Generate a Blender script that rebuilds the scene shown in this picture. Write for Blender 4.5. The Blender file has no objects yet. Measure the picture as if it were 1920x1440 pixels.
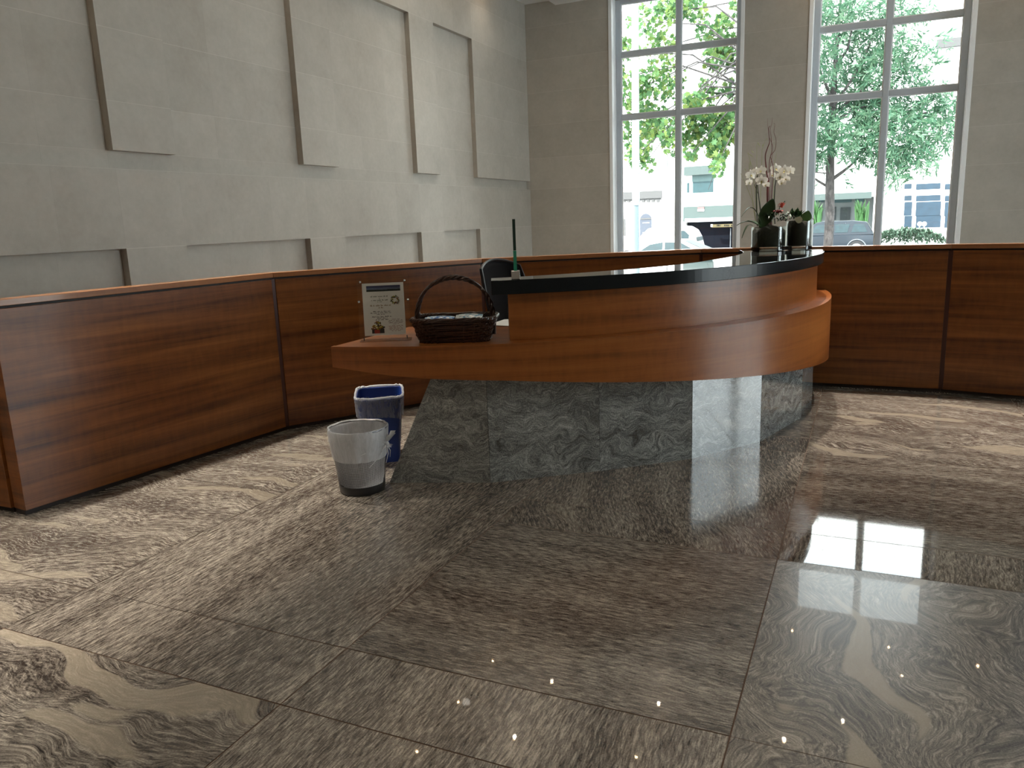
import bpy, bmesh, math, random
from mathutils import Vector, Matrix, noise as mnoise
PI = math.pi
R = math.radians
random.seed(7)
scn = bpy.context.scene
COL = scn.collection

# ------------------------------------------------------------------ camera
FPX, PITCH, YAW, ROLL, EYE = 1465.3, 0.205816, -0.430122, -0.037924, 1.5
cy, sy, cp, sp, cr, sr = (math.cos(YAW), math.sin(YAW), math.cos(PITCH), math.sin(PITCH), math.cos(ROLL), math.sin(ROLL))
FW = Vector((sy * cp, cy * cp, -sp)); RT = Vector((cy, -sy, 0)); UP = RT.cross(FW)
RT, UP = cr * RT + sr * UP, -sr * RT + cr * UP
cam_d = bpy.data.cameras.new('camera'); cam = bpy.data.objects.new('camera', cam_d); COL.objects.link(cam)
cam_d.sensor_width = 36; cam_d.lens = FPX * 36 / 1920; cam_d.clip_start = 0.05; cam_d.clip_end = 400
m = Matrix((RT, UP, -FW)).transposed().to_4x4(); m.translation = Vector((0, 0, EYE)); cam.matrix_world = m
scn.camera = cam


def ray(x, y): return FW * FPX + RT * (x - 960) - UP * (y - 720)
def at_y(x, y, Y): d = ray(x, y); return Vector((0, 0, EYE)) + d * (Y / d.y)
def at_z(x, y, Z): d = ray(x, y); return Vector((0, 0, EYE)) + d * ((Z - EYE) / d.z)


# ------------------------------------------------------------------ mesh builder
ORG = {}


class MB:
    def __init__(s): s.v = []; s.f = []; s.uv = []; s.mi = []; s.col = []
    def add(s, vs, fs, uvs=None, mi=0, col=None):
        b = len(s.v); s.v += [Vector(p) for p in vs]
        for k, f in enumerate(fs):
            s.f.append([b + i for i in f]); s.mi.append(mi); s.col.append(col)
            s.uv.append(uvs[k] if uvs else None)
        return s
    def quad(s, a, b, c, d, uv=None, mi=0, col=None): return s.add([a, b, c, d], [(0, 1, 2, 3)], [uv] if uv else None, mi, col)
    def box(s, c, sz, M=None, mi=0, taper=1.0):
        M = M or Matrix.Identity(3); c = Vector(c); x, y, z = sz[0] / 2, sz[1] / 2, sz[2] / 2
        vs = []
        for k in (-1, 1):
            t = taper if k > 0 else 1
            for i, j in ((-1, -1), (1, -1), (1, 1), (-1, 1)): vs.append(c + M @ Vector((i * x * t, j * y * t, k * z)))
        X, Y, Z = sz; uvx = [(0, 0), (X, 0), (X, Z), (0, Z)]; uvy = [(0, 0), (Y, 0), (Y, Z), (0, Z)]; uvz = [(0, 0), (X, 0), (X, Y), (0, Y)]
        return s.add(vs, [(3, 2, 1, 0), (4, 5, 6, 7), (0, 1, 5, 4), (1, 2, 6, 5), (2, 3, 7, 6), (3, 0, 4, 7)], [uvz, uvz, uvx, uvy, uvx, uvy], mi)
    def b2(s, lo, hi, mi=0): return s.box([(a + b) / 2 for a, b in zip(lo, hi)], [abs(b - a) for a, b in zip(lo, hi)], mi=mi)
    def prism(s, poly, z0, z1, mi=0, side_mi=None):
        n = len(poly); z0f = z0 if callable(z0) else (lambda p: z0); z1f = z1 if callable(z1) else (lambda p: z1)
        vs = [(p[0], p[1], z0f(p)) for p in poly] + [(p[0], p[1], z1f(p)) for p in poly]
        fs = [tuple(range(n - 1, -1, -1)), tuple(range(n, 2 * n))]; uvs = [[(poly[i][0], poly[i][1]) for i in range(n - 1, -1, -1)], [(p[0], p[1]) for p in poly]]
        L = 0
        for i in range(n):
            j = (i + 1) % n; d = math.dist(poly[i], poly[j]); fs.append((i, j, n + j, n + i))
            uvs.append([(L, vs[i][2]), (L + d, vs[j][2]), (L + d, vs[n + j][2]), (L, vs[n + i][2])]); L += d
        r_ = s.add(vs, fs, uvs, mi)
        if side_mi is not None: s.mi[-n:] = [side_mi] * n
        return r_
    def tube(s, pts, rad, n=8, cap=True, mi=0):
        pts = [Vector(p) for p in pts]; N = len(pts)
        rad = rad if isinstance(rad, (list, tuple)) else [rad] * N
        vs = []; ref = Vector((0.123, 0.31, 0.94)); L = 0; us = []
        for i, p in enumerate(pts):
            t = (pts[min(i + 1, N - 1)] - pts[max(i - 1, 0)])
            t = t.normalized() if t.length > 1e-9 else Vector((0, 0, 1))
            a = ref - t * ref.dot(t)
            if a.length < 1e-4: a = t.orthogonal()
            a.normalize(); ref = a; b = t.cross(a)
            if i: L += (p - pts[i - 1]).length
            us.append(L)
            for k in range(n): w = 2 * PI * k / n; vs.append(p + (a * math.cos(w) + b * math.sin(w)) * rad[i])
        fs = []; uvs = []
        for i in range(N - 1):
            for k in range(n):
                q = (k + 1) % n; fs.append((i * n + k, i * n + q, (i + 1) * n + q, (i + 1) * n + k))
                c0, c1 = rad[i] * 2 * PI * k / n, rad[i] * 2 * PI * (k + 1) / n; uvs.append([(us[i], c0), (us[i], c1), (us[i + 1], c1), (us[i + 1], c0)])
        if cap:
            fs.append(tuple(range(n - 1, -1, -1))); fs.append(tuple(range((N - 1) * n, N * n))); uvs += [[(0, 0)] * n, [(0, 0)] * n]
        return s.add(vs, fs, uvs, mi)
    def lathe(s, prof, c=(0, 0, 0), n=40, mi=0, fn=None, closed=False):
        c = Vector(c); vs = []; N = len(prof)
        for (r, z) in prof:
            for k in range(n):
                w = 2 * PI * k / n; rr, zz = (r, z) if fn is None else fn(r, z, w)
                vs.append(c + Vector((rr * math.cos(w), rr * math.sin(w), zz)))
        fs = []; uvs = []; L = 0
        for i in range(N - 1):
            d = math.dist(prof[i], prof[i + 1])
            for k in range(n):
                q = (k + 1) % n; fs.append((i * n + k, i * n + q, (i + 1) * n + q, (i + 1) * n + k))
                u0, u1 = k / n, (k + 1) / n; uvs.append([(u0, L), (u1, L), (u1, L + d), (u0, L + d)])
            L += d
        if prof[0][0] > 1e-6 and not closed: fs.append(tuple(range(n - 1, -1, -1))); uvs.append([(0, 0)] * n)
        if prof[-1][0] > 1e-6 and not closed: fs.append(tuple(range((N - 1) * n, N * n))); uvs.append([(0, 0)] * n)
        return s.add(vs, fs, uvs, mi)
    def grid(s, fn, nu, nv, mi=0, wrap=False):
        vs = []; uvs = []; fs = []
        for i in range(nu + 1):
            for j in range(nv + 1): vs.append(fn(i / nu, j / nv))
        for i in range(nu):
            for j in range(nv):
                a = i * (nv + 1) + j; fs.append((a, a + nv + 1, a + nv + 2, a + 1))
                uvs.append([(i / nu, j / nv), ((i + 1) / nu, j / nv), ((i + 1) / nu, (j + 1) / nv), (i / nu, (j + 1) / nv)])
        return s.add(vs, fs, uvs, mi)
    def ball(s, c, r, nu=14, nv=8, mi=0):
        c = Vector(c); r = r if isinstance(r, (list, tuple)) else (r, r, r)
        return s.grid(lambda u, v: c + Vector((r[0] * math.cos(2 * PI * u) * math.sin(PI * v), r[1] * math.sin(2 * PI * u) * math.sin(PI * v), -r[2] * math.cos(PI * v))), nu, nv, mi)
    def build(s, name, mat, parent=None, smooth=False, bevel=0, merge=False, angle=40, solid=0):
        me = bpy.data.meshes.new(name); mats = mat if isinstance(mat, (list, tuple)) else [mat]
        for q in mats: me.materials.append(q)
        if parent is None:
            lo = [min(p[i] for p in s.v) for i in range(3)]; hi = [max(p[i] for p in s.v) for i in range(3)]
            org = Vector(((lo[0] + hi[0]) / 2, (lo[1] + hi[1]) / 2, lo[2]))
        else: org = ORG[parent.name]
        me.from_pydata([p - org for p in s.v], [], s.f)
        hascol = any(c is not None for c in s.col); UV = []; CC_ = []
        for p, f in enumerate(s.f):
            for k in range(len(f)):
                UV += list(s.uv[p][k]) if s.uv[p] else [s.v[f[k]][0], s.v[f[k]][1]]
                CC_ += [*(s.col[p] or (0.5, 0, 0)), 1]
        me.uv_layers.new(name='UVMap'); me.uv_layers['UVMap'].data.foreach_set('uv', UV)
        if hascol:
            me.color_attributes.new('tile', 'FLOAT_COLOR', 'CORNER'); me.color_attributes['tile'].data.foreach_set('color', CC_)
        for p in me.polygons: p.material_index = s.mi[p.index]; p.use_smooth = smooth
        if merge or smooth:
            bm = bmesh.new(); bm.from_mesh(me)
            bmesh.ops.remove_doubles(bm, verts=bm.verts, dist=1e-5)
            if merge == 'recalc' or not hascol: bmesh.ops.recalc_face_normals(bm, faces=bm.faces)
            bm.to_mesh(me); bm.free()
        if smooth:
            try: me.set_sharp_from_angle(angle=R(angle))
            except Exception: pass
        o = bpy.data.objects.new(name, me); COL.objects.link(o); ORG[o.name] = org
        if parent is None: o.location = org
        else: o.parent = parent
        if solid:
            md = o.modifiers.new('solid', 'SOLIDIFY'); md.thickness = solid; md.offset = 0
        if bevel:
            md = o.modifiers.new('bevel', 'BEVEL'); md.width = bevel; md.segments = 2; md.limit_method = 'ANGLE'; md.angle_limit = R(35)
        return o


def tag(o, label=None, cat=None, group=None, kind=None):
    if label: o['label'] = label
    if cat: o['category'] = cat
    if group: o['group'] = group
    if kind: o['kind'] = kind
    return o


def thing(name, loc, label, cat, group=None):
    o = bpy.data.objects.new(name, None); COL.objects.link(o); o.location = loc; o.empty_display_size = 0.1
    ORG[o.name] = Vector(loc); return tag(o, label, cat, group)


def struct_root(name, loc=(0, 0, 0)):
    o = bpy.data.objects.new(name, None); COL.objects.link(o); o.location = loc; ORG[o.name] = Vector(loc)
    o['kind'] = 'structure'; return o


def copy_tree(o, parent=None, loc=None):
    c = o.copy(); COL.objects.link(c)
    if parent is not None: c.parent = parent
    if loc is not None: c.location = loc
    for ch in list(o.children): copy_tree(ch, c)
    return c


# ------------------------------------------------------------------ materials
class NT:
    def __init__(s, name):
        s.m = bpy.data.materials.new(name); s.m.use_nodes = True; s.t = s.m.node_tree; s.t.nodes.clear()
        s.out = s.n('ShaderNodeOutputMaterial')
    def n(s, typ, **kw):
        nd = s.t.nodes.new(typ)
        for k, v in kw.items():
            if k in nd.inputs.keys(): nd.inputs[k].default_value = v
            else: setattr(nd, k, v)
        return nd
    def l(s, a, b): s.t.links.new(a, b)
    def math(s, op, a, b=None, c=None):
        nd = s.n('ShaderNodeMath'); nd.operation = op
        for i, x in enumerate((a, b, c)):
            if x is None: continue
            if hasattr(x, 'is_linked'): s.l(x, nd.inputs[i])
            else: nd.inputs[i].default_value = x
        return nd.outputs[0]
    def coord(s, kind='UV', scale=(1, 1, 1), loc=(0, 0, 0), rot=(0, 0, 0), src=None):
        if src is None: src = s.n('ShaderNodeTexCoord').outputs[kind]
        mp = s.n('ShaderNodeMapping'); mp.inputs['Scale'].default_value = scale; mp.inputs['Location'].default_value = loc; mp.inputs['Rotation'].default_value = rot
        s.l(src, mp.inputs[0]); return mp.outputs[0]
    def noise(s, vec, scale=1, detail=4, rough=0.5, dist=0, color=False):
        nd = s.n('ShaderNodeTexNoise'); nd.inputs['Scale'].default_value = scale; nd.inputs['Detail'].default_value = detail
        nd.inputs['Roughness'].default_value = rough; nd.inputs['Distortion'].default_value = dist; s.l(vec, nd.inputs['Vector'])
        return nd.outputs['Color' if color else 'Fac']
    def ramp(s, fac, stops, interp='LINEAR'):
        nd = s.n('ShaderNodeValToRGB'); nd.color_ramp.interpolation = interp; e = nd.color_ramp.elements
        while len(e) < len(stops): e.new(0.5)
        for k, (p, c) in enumerate(stops): e[k].position = p; e[k].color = (*c, 1) if len(c) == 3 else c
        s.l(fac, nd.inputs[0]); return nd.outputs[0]
    def mix(s, fac, a, b, blend='MIX'):
        nd = s.n('ShaderNodeMix'); nd.data_type = 'RGBA'; nd.blend_type = blend
        for x, i in ((fac, 0), (a, 6), (b, 7)):
            if hasattr(x, 'is_linked'): s.l(x, nd.inputs[i])
            else: nd.inputs[i].default_value = x if i == 0 else ((*x, 1) if len(x) == 3 else x)
        return nd.outputs[2]
    def bsdf(s, color, rough=0.5, metal=0, bump=None, bstr=0.1, bdist=0.005, coat=0, coat_r=0.03, ior=1.5, spec=0.5, **kw):
        p = s.n('ShaderNodeBsdfPrincipled')
        for x, nm in ((color, 'Base Color'), (rough, 'Roughness'), (metal, 'Metallic')):
            if hasattr(x, 'is_linked'): s.l(x, p.inputs[nm])
            else: p.inputs[nm].default_value = (*x, 1) if nm == 'Base Color' else x
        p.inputs['IOR'].default_value = ior; p.inputs['Specular IOR Level'].default_value = spec
        if hasattr(coat, 'is_linked'): s.l(coat, p.inputs['Coat Weight'])
        else: p.inputs['Coat Weight'].default_value = coat
        p.inputs['Coat Roughness'].default_value = coat_r
        for k, v in kw.items(): p.inputs[k.replace('_', ' ')].default_value = v
        if bump is not None:
            b = s.n('ShaderNodeBump'); b.inputs['Strength'].default_value = bstr; b.inputs['Distance'].default_value = bdist
            s.l(bump, b.inputs['Height']); s.l(b.outputs[0], p.inputs['Normal'])
        return p
    def done(s, sh): s.l(sh.outputs[0] if hasattr(sh, 'outputs') else sh, s.out.inputs[0]); return s.m


def plain(name, c, rough=0.5, metal=0, var=0.06, scale=30, **kw):
    t = NT(name); f = t.noise(t.coord('Object'), scale, 3)
    col = t.mix(f, tuple(max(0, x * (1 - var)) for x in c), tuple(min(1, x * (1 + var)) for x in c))
    return t.done(t.bsdf(col, rough, metal, **kw))


def emis(name, c, s):
    t = NT(name); e = t.n('ShaderNodeEmission'); e.inputs[0].default_value = (*c, 1); e.inputs[1].default_value = s; return t.done(e)


def wood(name, dark, mid, light, rough=0.28, coat=0.25, vs=1.0, fig=0.5):
    t = NT(name); oi = t.n('ShaderNodeObjectInfo').outputs['Random']
    uv = t.n('ShaderNodeTexCoord').outputs['UV']
    va = t.n('ShaderNodeVectorMath'); va.operation = 'ADD'; t.l(uv, va.inputs[0])
    cb = t.n('ShaderNodeCombineXYZ'); t.l(t.math('MULTIPLY', oi, 37.0), cb.inputs[0]); t.l(t.math('MULTIPLY', oi, 91.0), cb.inputs[1]); t.l(cb.outputs[0], va.inputs[1])
    src = va.outputs[0]
    bands = t.noise(t.coord(scale=(0.55, 11 * vs, 1), src=src), 1, 5, 0.55, 0.6)
    wide = t.noise(t.coord(scale=(0.35, 3.2 * vs, 1), src=src), 1, 2, 0.5, 0.3)
    fine = t.noise(t.coord(scale=(5, 150 * vs, 1), src=src), 1, 3, 0.6)
    rip = t.noise(t.coord(scale=(26, 7, 1), src=src), 1, 2, 0.5, 0.4)
    a = t.math('MULTIPLY', bands, 0.62); a = t.math('MULTIPLY_ADD', wide, 0.35, a); a = t.math('MULTIPLY_ADD', fine, 0.16, a); a = t.math('MULTIPLY_ADD', rip, 0.18 * fig, a)
    a = t.math('SUBTRACT', a, 0.13 + 0.09 * fig * 0.5)
    col = t.ramp(a, [(0.30, dark), (0.46, mid), (0.66, light)])
    return t.done(t.bsdf(col, rough, 0, fine, 0.03, 0.002, coat=coat, coat_r=0.08, spec=0.36))


M = {}
M['wood_wall'] = wood('sapele_panel', (0.050, 0.0142, 0.0038), (0.162, 0.052, 0.0120), (0.275, 0.103, 0.0265), 0.32, 0.06, 1.35, 0.7)
M['wood_desk'] = wood('sapele_desk', (0.110, 0.030, 0.0062), (0.226, 0.069, 0.0142), (0.32, 0.109, 0.025), 0.30, 0.08, 1.3, 0.9)
M['wood_cap_lit'] = wood('sapele_cap_lit', (0.18, 0.068, 0.026), (0.29, 0.12, 0.048), (0.38, 0.17, 0.075), 0.25, 0.4)  # lighter wood tone stands in for lamps reflecting off the cap
M['joint'] = plain('dark_joint', (0.045, 0.010, 0.005), 0.5)
M['kick'] = plain('dark_kick', (0.012, 0.006, 0.004), 0.6)


def granite_floor():
    t = NT('granite_floor'); at = t.n('ShaderNodeVertexColor', layer_name='tile'); sep = t.n('ShaderNodeSeparateColor'); t.l(at.outputs[0], sep.inputs[0])
    rnd, swirl, rgh = sep.outputs[0], sep.outputs[1], sep.outputs[2]
    uv = t.n('ShaderNodeTexCoord').outputs['UV']
    def warp(src, scale, amt_socket, base, k=1.1):
        nc = t.n('ShaderNodeTexNoise'); nc.inputs['Scale'].default_value = scale; nc.inputs['Detail'].default_value = 1.5; t.l(src, nc.inputs['Vector'])
        sb = t.n('ShaderNodeVectorMath'); sb.operation = 'SUBTRACT'; t.l(nc.outputs['Color'], sb.inputs[0]); sb.inputs[1].default_value = (0.5, 0.5, 0.5)
        sc = t.n('ShaderNodeVectorMath'); sc.operation = 'SCALE'; t.l(sb.outputs[0], sc.inputs[0]); t.l(t.math('ADD', t.math('MULTIPLY', amt_socket, k), base), sc.inputs['Scale'])
        ad = t.n('ShaderNodeVectorMath'); ad.operation = 'ADD'; t.l(src, ad.inputs[0]); t.l(sc.outputs[0], ad.inputs[1]); return ad.outputs[0]
    w = warp(uv, 1.9, swirl, 0.03); w2 = warp(w, 18, swirl, 0.008, 0.05)
    streak = t.noise(t.coord(scale=(14, 88, 1), src=w2), 1, 5, 0.66)
    streak2 = t.noise(t.coord(scale=(30, 200, 1), src=w2), 1, 3, 0.6)
    broad = t.noise(t.coord(scale=(0.9, 6, 1), src=w), 1, 3, 0.5)
    speck = t.noise(uv, 170, 2, 0.6)
    a = t.math('MULTIPLY', streak, 0.60); a = t.math('MULTIPLY_ADD', streak2, 0.36, a); a = t.math('MULTIPLY_ADD', broad, 0.22, a); a = t.math('MULTIPLY_ADD', speck, 0.20, a)
    a = t.math('SUBTRACT', a, 0.19)
    col = t.ramp(a, [(0.37, (0.016, 0.013, 0.012)), (0.455, (0.095, 0.081, 0.069)), (0.53, (0.20, 0.175, 0.148)), (0.63, (0.42, 0.375, 0.315))])
    vein = t.noise(t.coord(scale=(1.3, 6.0, 1), src=w), 1, 1.5, 0.4)
    vm = t.ramp(vein, [(0.605, (0, 0, 0)), (0.63, (1, 1, 1))])
    vmf = t.math('MULTIPLY', vm, t.math('MINIMUM', t.math('MULTIPLY_ADD', swirl, 1.7, -0.05), 0.85))
    vcol = t.mix(speck, (0.30, 0.255, 0.195), (0.40, 0.35, 0.275))
    col = t.mix(vmf, col, vcol)
    gain = t.math('MULTIPLY_ADD', rnd, 0.26, 0.74)
    gm = t.n('ShaderNodeVectorMath'); gm.operation = 'SCALE'; t.l(col, gm.inputs[0]); t.l(gain, gm.inputs['Scale'])
    p = t.bsdf(gm.outputs[0], rgh, 0, coat=0.22, coat_r=0.02, ior=1.55)
    return t.done(p)


def granite_base():
    t = NT('granite_base'); oi = t.n('ShaderNodeObjectInfo').outputs['Random']
    uv = t.n('ShaderNodeTexCoord').outputs['UV']; va = t.n('ShaderNodeVectorMath'); va.operation = 'ADD'; t.l(uv, va.inputs[0])
    cb = t.n('ShaderNodeCombineXYZ'); t.l(t.math('MULTIPLY', oi, 53.0), cb.inputs[0]); t.l(t.math('MULTIPLY', oi, 29.0), cb.inputs[1]); t.l(cb.outputs[0], va.inputs[1]); src = va.outputs[0]
    def warp(s, scale, amt):
        nc = t.n('ShaderNodeTexNoise'); nc.inputs['Scale'].default_value = scale; nc.inputs['Detail'].default_value = 2; t.l(s, nc.inputs['Vector'])
        sb = t.n('ShaderNodeVectorMath'); sb.operation = 'MULTIPLY_ADD'; t.l(nc.outputs['Color'], sb.inputs[0]); sb.inputs[1].default_value = (amt, amt, amt); t.l(s, sb.inputs[2]); return sb.outputs[0]
    w = warp(src, 5.0, 0.34); w = warp(w, 14, 0.045)
    st = t.noise(t.coord(scale=(17, 95, 1), src=w, rot=(0, 0, 0.5)), 1, 5, 0.65)
    br = t.noise(t.coord(scale=(4, 15, 1), src=w, rot=(0, 0, 0.5)), 1, 2, 0.5)
    sk = t.noise(uv, 150, 3, 0.75); fl_ = t.noise(t.coord(scale=(40, 90, 1), src=warp(src, 5.0, 0.3), rot=(0, 0, 0.5)), 1, 3, 0.7)
    a = t.math('MULTIPLY', st, 0.46); a = t.math('MULTIPLY_ADD', br, 0.30, a); a = t.math('MULTIPLY_ADD', sk, 0.55, a); a = t.math('MULTIPLY_ADD', fl_, 0.30, a); a = t.math('SUBTRACT', a, 0.305)
    col = t.ramp(a, [(0.34, (0.016, 0.019, 0.020)), (0.45, (0.105, 0.115, 0.116)), (0.55, (0.23, 0.245, 0.242)), (0.68, (0.46, 0.475, 0.46))])
    return t.done(t.bsdf(col, 0.05, 0, ior=2.1))


def stone(name, c0, c1):
    t = NT(name); at = t.n('ShaderNodeVertexColor', layer_name='tile'); sep = t.n('ShaderNodeSeparateColor'); t.l(at.outputs[0], sep.inputs[0])
    pos = t.n('ShaderNodeNewGeometry').outputs['Position']
    big = t.noise(t.coord(src=pos), 1.3, 5, 0.6); fine = t.noise(t.coord(src=pos), 22, 5, 0.65); cld = t.noise(t.coord(src=pos), 5, 4, 0.6)
    a = t.math('MULTIPLY_ADD', big, 0.34, t.math('MULTIPLY', cld, 0.28)); a = t.math('MULTIPLY_ADD', fine, 0.22, a); a = t.math('MULTIPLY_ADD', sep.outputs[0], 0.09, a); a = t.math('ADD', a, 0.085)
    col = t.ramp(a, [(0.34, c0), (0.72, c1)])
    # thin joint lines along the tile edges (uv runs 0..1 over every tile)
    su = t.n('ShaderNodeSeparateXYZ'); t.l(t.n('ShaderNodeTexCoord').outputs['UV'], su.inputs[0])
    def edge(x, w): return t.math('LESS_THAN', t.math('MINIMUM', x, t.math('SUBTRACT', 1.0, x)), w)
    hz = t.math('MULTIPLY', edge(su.outputs[1], 0.0042), 0.42); vt = t.math('MULTIPLY', edge(su.outputs[0], 0.003), 0.30)
    col = t.mix(hz, col, (0.62, 0.60, 0.55)); col = t.mix(vt, col, (0.30, 0.28, 0.25))
    return t.done(t.bsdf(col, 0.62, 0, fine, 0.05, 0.004))


M['floor'] = granite_floor(); M['base'] = granite_base()
M['stone'] = stone('limestone_cladding', (0.33, 0.305, 0.262), (0.47, 0.448, 0.40))
M['stone_back'] = stone('limestone_back', (0.34, 0.315, 0.27), (0.47, 0.44, 0.385))
M['ceil'] = plain('ceiling_plaster', (0.72, 0.72, 0.70), 0.8, var=0.02)
M['plain_wall'] = plain('lobby_plaster', (0.50, 0.48, 0.44), 0.8, var=0.03)
M['alu'] = plain('window_aluminium', (0.50, 0.55, 0.60), 0.4, 0.2, var=0.03)
M['reveal'] = plain('window_reveal', (0.86, 0.88, 0.89), 0.5, var=0.02)
M['black_granite'] = plain('black_granite', (0.006, 0.007, 0.008), 0.025, var=0.4, scale=300, ior=1.75)
M['chrome'] = plain('brushed_steel', (0.55, 0.55, 0.56), 0.25, 1.0)
M['steel_dark'] = plain('dark_steel', (0.06, 0.06, 0.065), 0.4, 0.6)
M['black_plastic'] = plain('black_plastic', (0.010, 0.010, 0.011), 0.45)
M['black_mesh'] = plain('black_mesh_fabric', (0.004, 0.004, 0.005), 0.95, spec=.12, scale=400, var=0.5)
M['paper'] = plain('white_paper', (0.80, 0.80, 0.78), 0.7, var=0.02)
M['soil'] = plain('dark_moss_soil', (0.020, 0.018, 0.011), 0.95, var=0.8, scale=60)
M['wicker'] = None


def glassy(name, tint=(1, 1, 1), ior=1.45, spec=1.0, rough=0.0):
    t = NT(name); fr = t.n('ShaderNodeFresnel'); fr.inputs[0].default_value = ior
    tr = t.n('ShaderNodeBsdfTransparent'); tr.inputs[0].default_value = (*tint, 1)
    gl = t.n('ShaderNodeBsdfGlossy'); gl.inputs['Roughness'].default_value = rough
    mx = t.n('ShaderNodeMixShader'); t.l(t.math('MULTIPLY', fr.outputs[0], spec), mx.inputs[0]); t.l(tr.outputs[0], mx.inputs[1]); t.l(gl.outputs[0], mx.inputs[2])
    return t.done(mx)


M['pane'] = glassy('window_glass', (0.97, 0.99, 0.985))
M['acrylic'] = glassy('clear_acrylic', (0.99, 0.995, 0.99), 1.40, 0.7)
M['vase'] = glassy('vase_glass', (0.93, 0.96, 0.95), 1.45, 0.2)
M['vase_base'] = glassy('vase_thick_base', (0.75, 0.80, 0.79), 1.9, 1.0, 0.05)
M['green_glass'] = plain('glass_edge_green', (0.02, 0.24, 0.15), 0.08, var=0.2)
M['screen_glass'] = glassy('screen_glass', (0.80, 0.93, 0.88), 1.5)

# ------------------------------------------------------------------ the setting
WX, WY, HC = -4.9, 11.65, 4.59
RX, FY = 6.3, -7.5

# floor: granite slabs in a running pattern
xs = [-7.12, -5.76, -4.40, -3.04, -1.66, -0.30, 1.06, 2.42, 3.78, 5.14, 6.5]
ys = [-7.6, -6.55, -6.2, -4.9, -4.55, -3.25, -2.9, -1.6, -1.25, 0.06, 0.40, 1.73, 2.09, 3.38, 3.72, 5.05, 5.39, 6.70, 7.05, 8.36, 8.70, 10.02, 10.36, 11.85]
XG, YG = 0.0, PI / 2
SPEC = {}
for r in (11, 12, 13, 14): SPEC[(3, r)] = (YG, 0.02, 0.20)
SPEC[(3, 10)] = (XG + 0.05, 0.42, 0.22)
SPEC[(4, 10)] = (YG, 0.05, 0.22); SPEC[(4, 11)] = (YG, 0.06, 0.22); SPEC[(4, 12)] = (XG - 0.02, 0.04, 0.20)
SPEC[(4, 13)] = (YG + 0.5, 0.14, 0.16); SPEC[(4, 14)] = (YG + 0.25, 0.12, 0.16); SPEC[(4, 15)] = (YG + 0.2, 0.1, 0.16)
SPEC[(5, 11)] = SPEC[(5, 12)] = (YG + 0.12, 0.62, 0.29); SPEC[(5, 10)] = (YG, 0.4, 0.24)
SPEC[(5, 13)] = (YG, 0.10, 0.035); SPEC[(5, 14)] = (XG, 0.03, 0.05); SPEC[(5, 15)] = SPEC[(5, 16)] = (XG - 0.3, 0.40, 0.16); SPEC[(5, 17)] = (XG, 0.2, 0.16)
SPEC[(6, 11)] = SPEC[(6, 12)] = (YG - 0.1, 0.60, 0.23); SPEC[(6, 13)] = (YG, 0.08, 0.035); SPEC[(6, 14)] = (XG, 0.03, 0.05); SPEC[(6, 15)] = SPEC[(6, 16)] = (XG - 0.3, 0.38, 0.16)
for r in (11, 12, 13, 14, 15): SPEC[(2, r)] = (XG + 0.12, 0.30, 0.2)
SPEC[(2, 10)] = (XG, 0.5, 0.22); SPEC[(1, 11)] = SPEC[(1, 12)] = (XG, 0.2, 0.2)
SAME = {(3, 12): (3, 11), (3, 13): (3, 11), (3, 14): (3, 11), (5, 12): (5, 11), (6, 12): (6, 11), (5, 16): (5, 15), (6, 16): (6, 15), (6, 14): (5, 14),
        (2, 12): (2, 11), (2, 13): (2, 11), (2, 14): (2, 11), (2, 15): (2, 11)}
fl = MB(); gt = MB(); rf = random.Random(3); OFF = {}
for i in range(len(xs) - 1):
    for j in range(len(ys) - 1):
        k = (i, j); a, sw, rg = SPEC.get(k, ((XG, YG)[(i + j) % 2], 0.08, 0.2))
        OFF[k] = (rf.uniform(0, 60), rf.uniform(0, 60), rf.random())
        ox, oy, rn = OFF[SAME.get(k, k)]
        x0, x1, y0, y1 = xs[i], xs[i + 1], ys[j], ys[j + 1]; e = 0.0024
        P = [(x0 + e, y0 + (0 if SAME.get((i, j)) == (i, j - 1) else e)), (x1 - e, y0 + e), (x1 - e, y1 - e), (x0 + e, y1 - e)]
        ca, sa = math.cos(-a), math.sin(-a)
        fl.quad(*[(p[0], p[1], 0) for p in P], uv=[(ca * p[0] - sa * p[1] + ox, sa * p[0] + ca * p[1] + oy) for p in P], col=(rn, sw, rg))
fl.quad((-7.12, -7.6, -0.002), (6.5, -7.6, -0.002), (6.5, 11.85, -0.002), (-7.12, 11.85, -0.002), mi=1)
grout = plain('floor_grout', (0.10, 0.058, 0.036), 0.8)
tag(fl.build('floor', [M['floor'], grout]), kind='structure')
MB().b2((-7.12, -7.6, -0.4), (6.5, 11.85, -0.004)).build('floor_slab', M['plain_wall'])['kind'] = 'structure'


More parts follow.
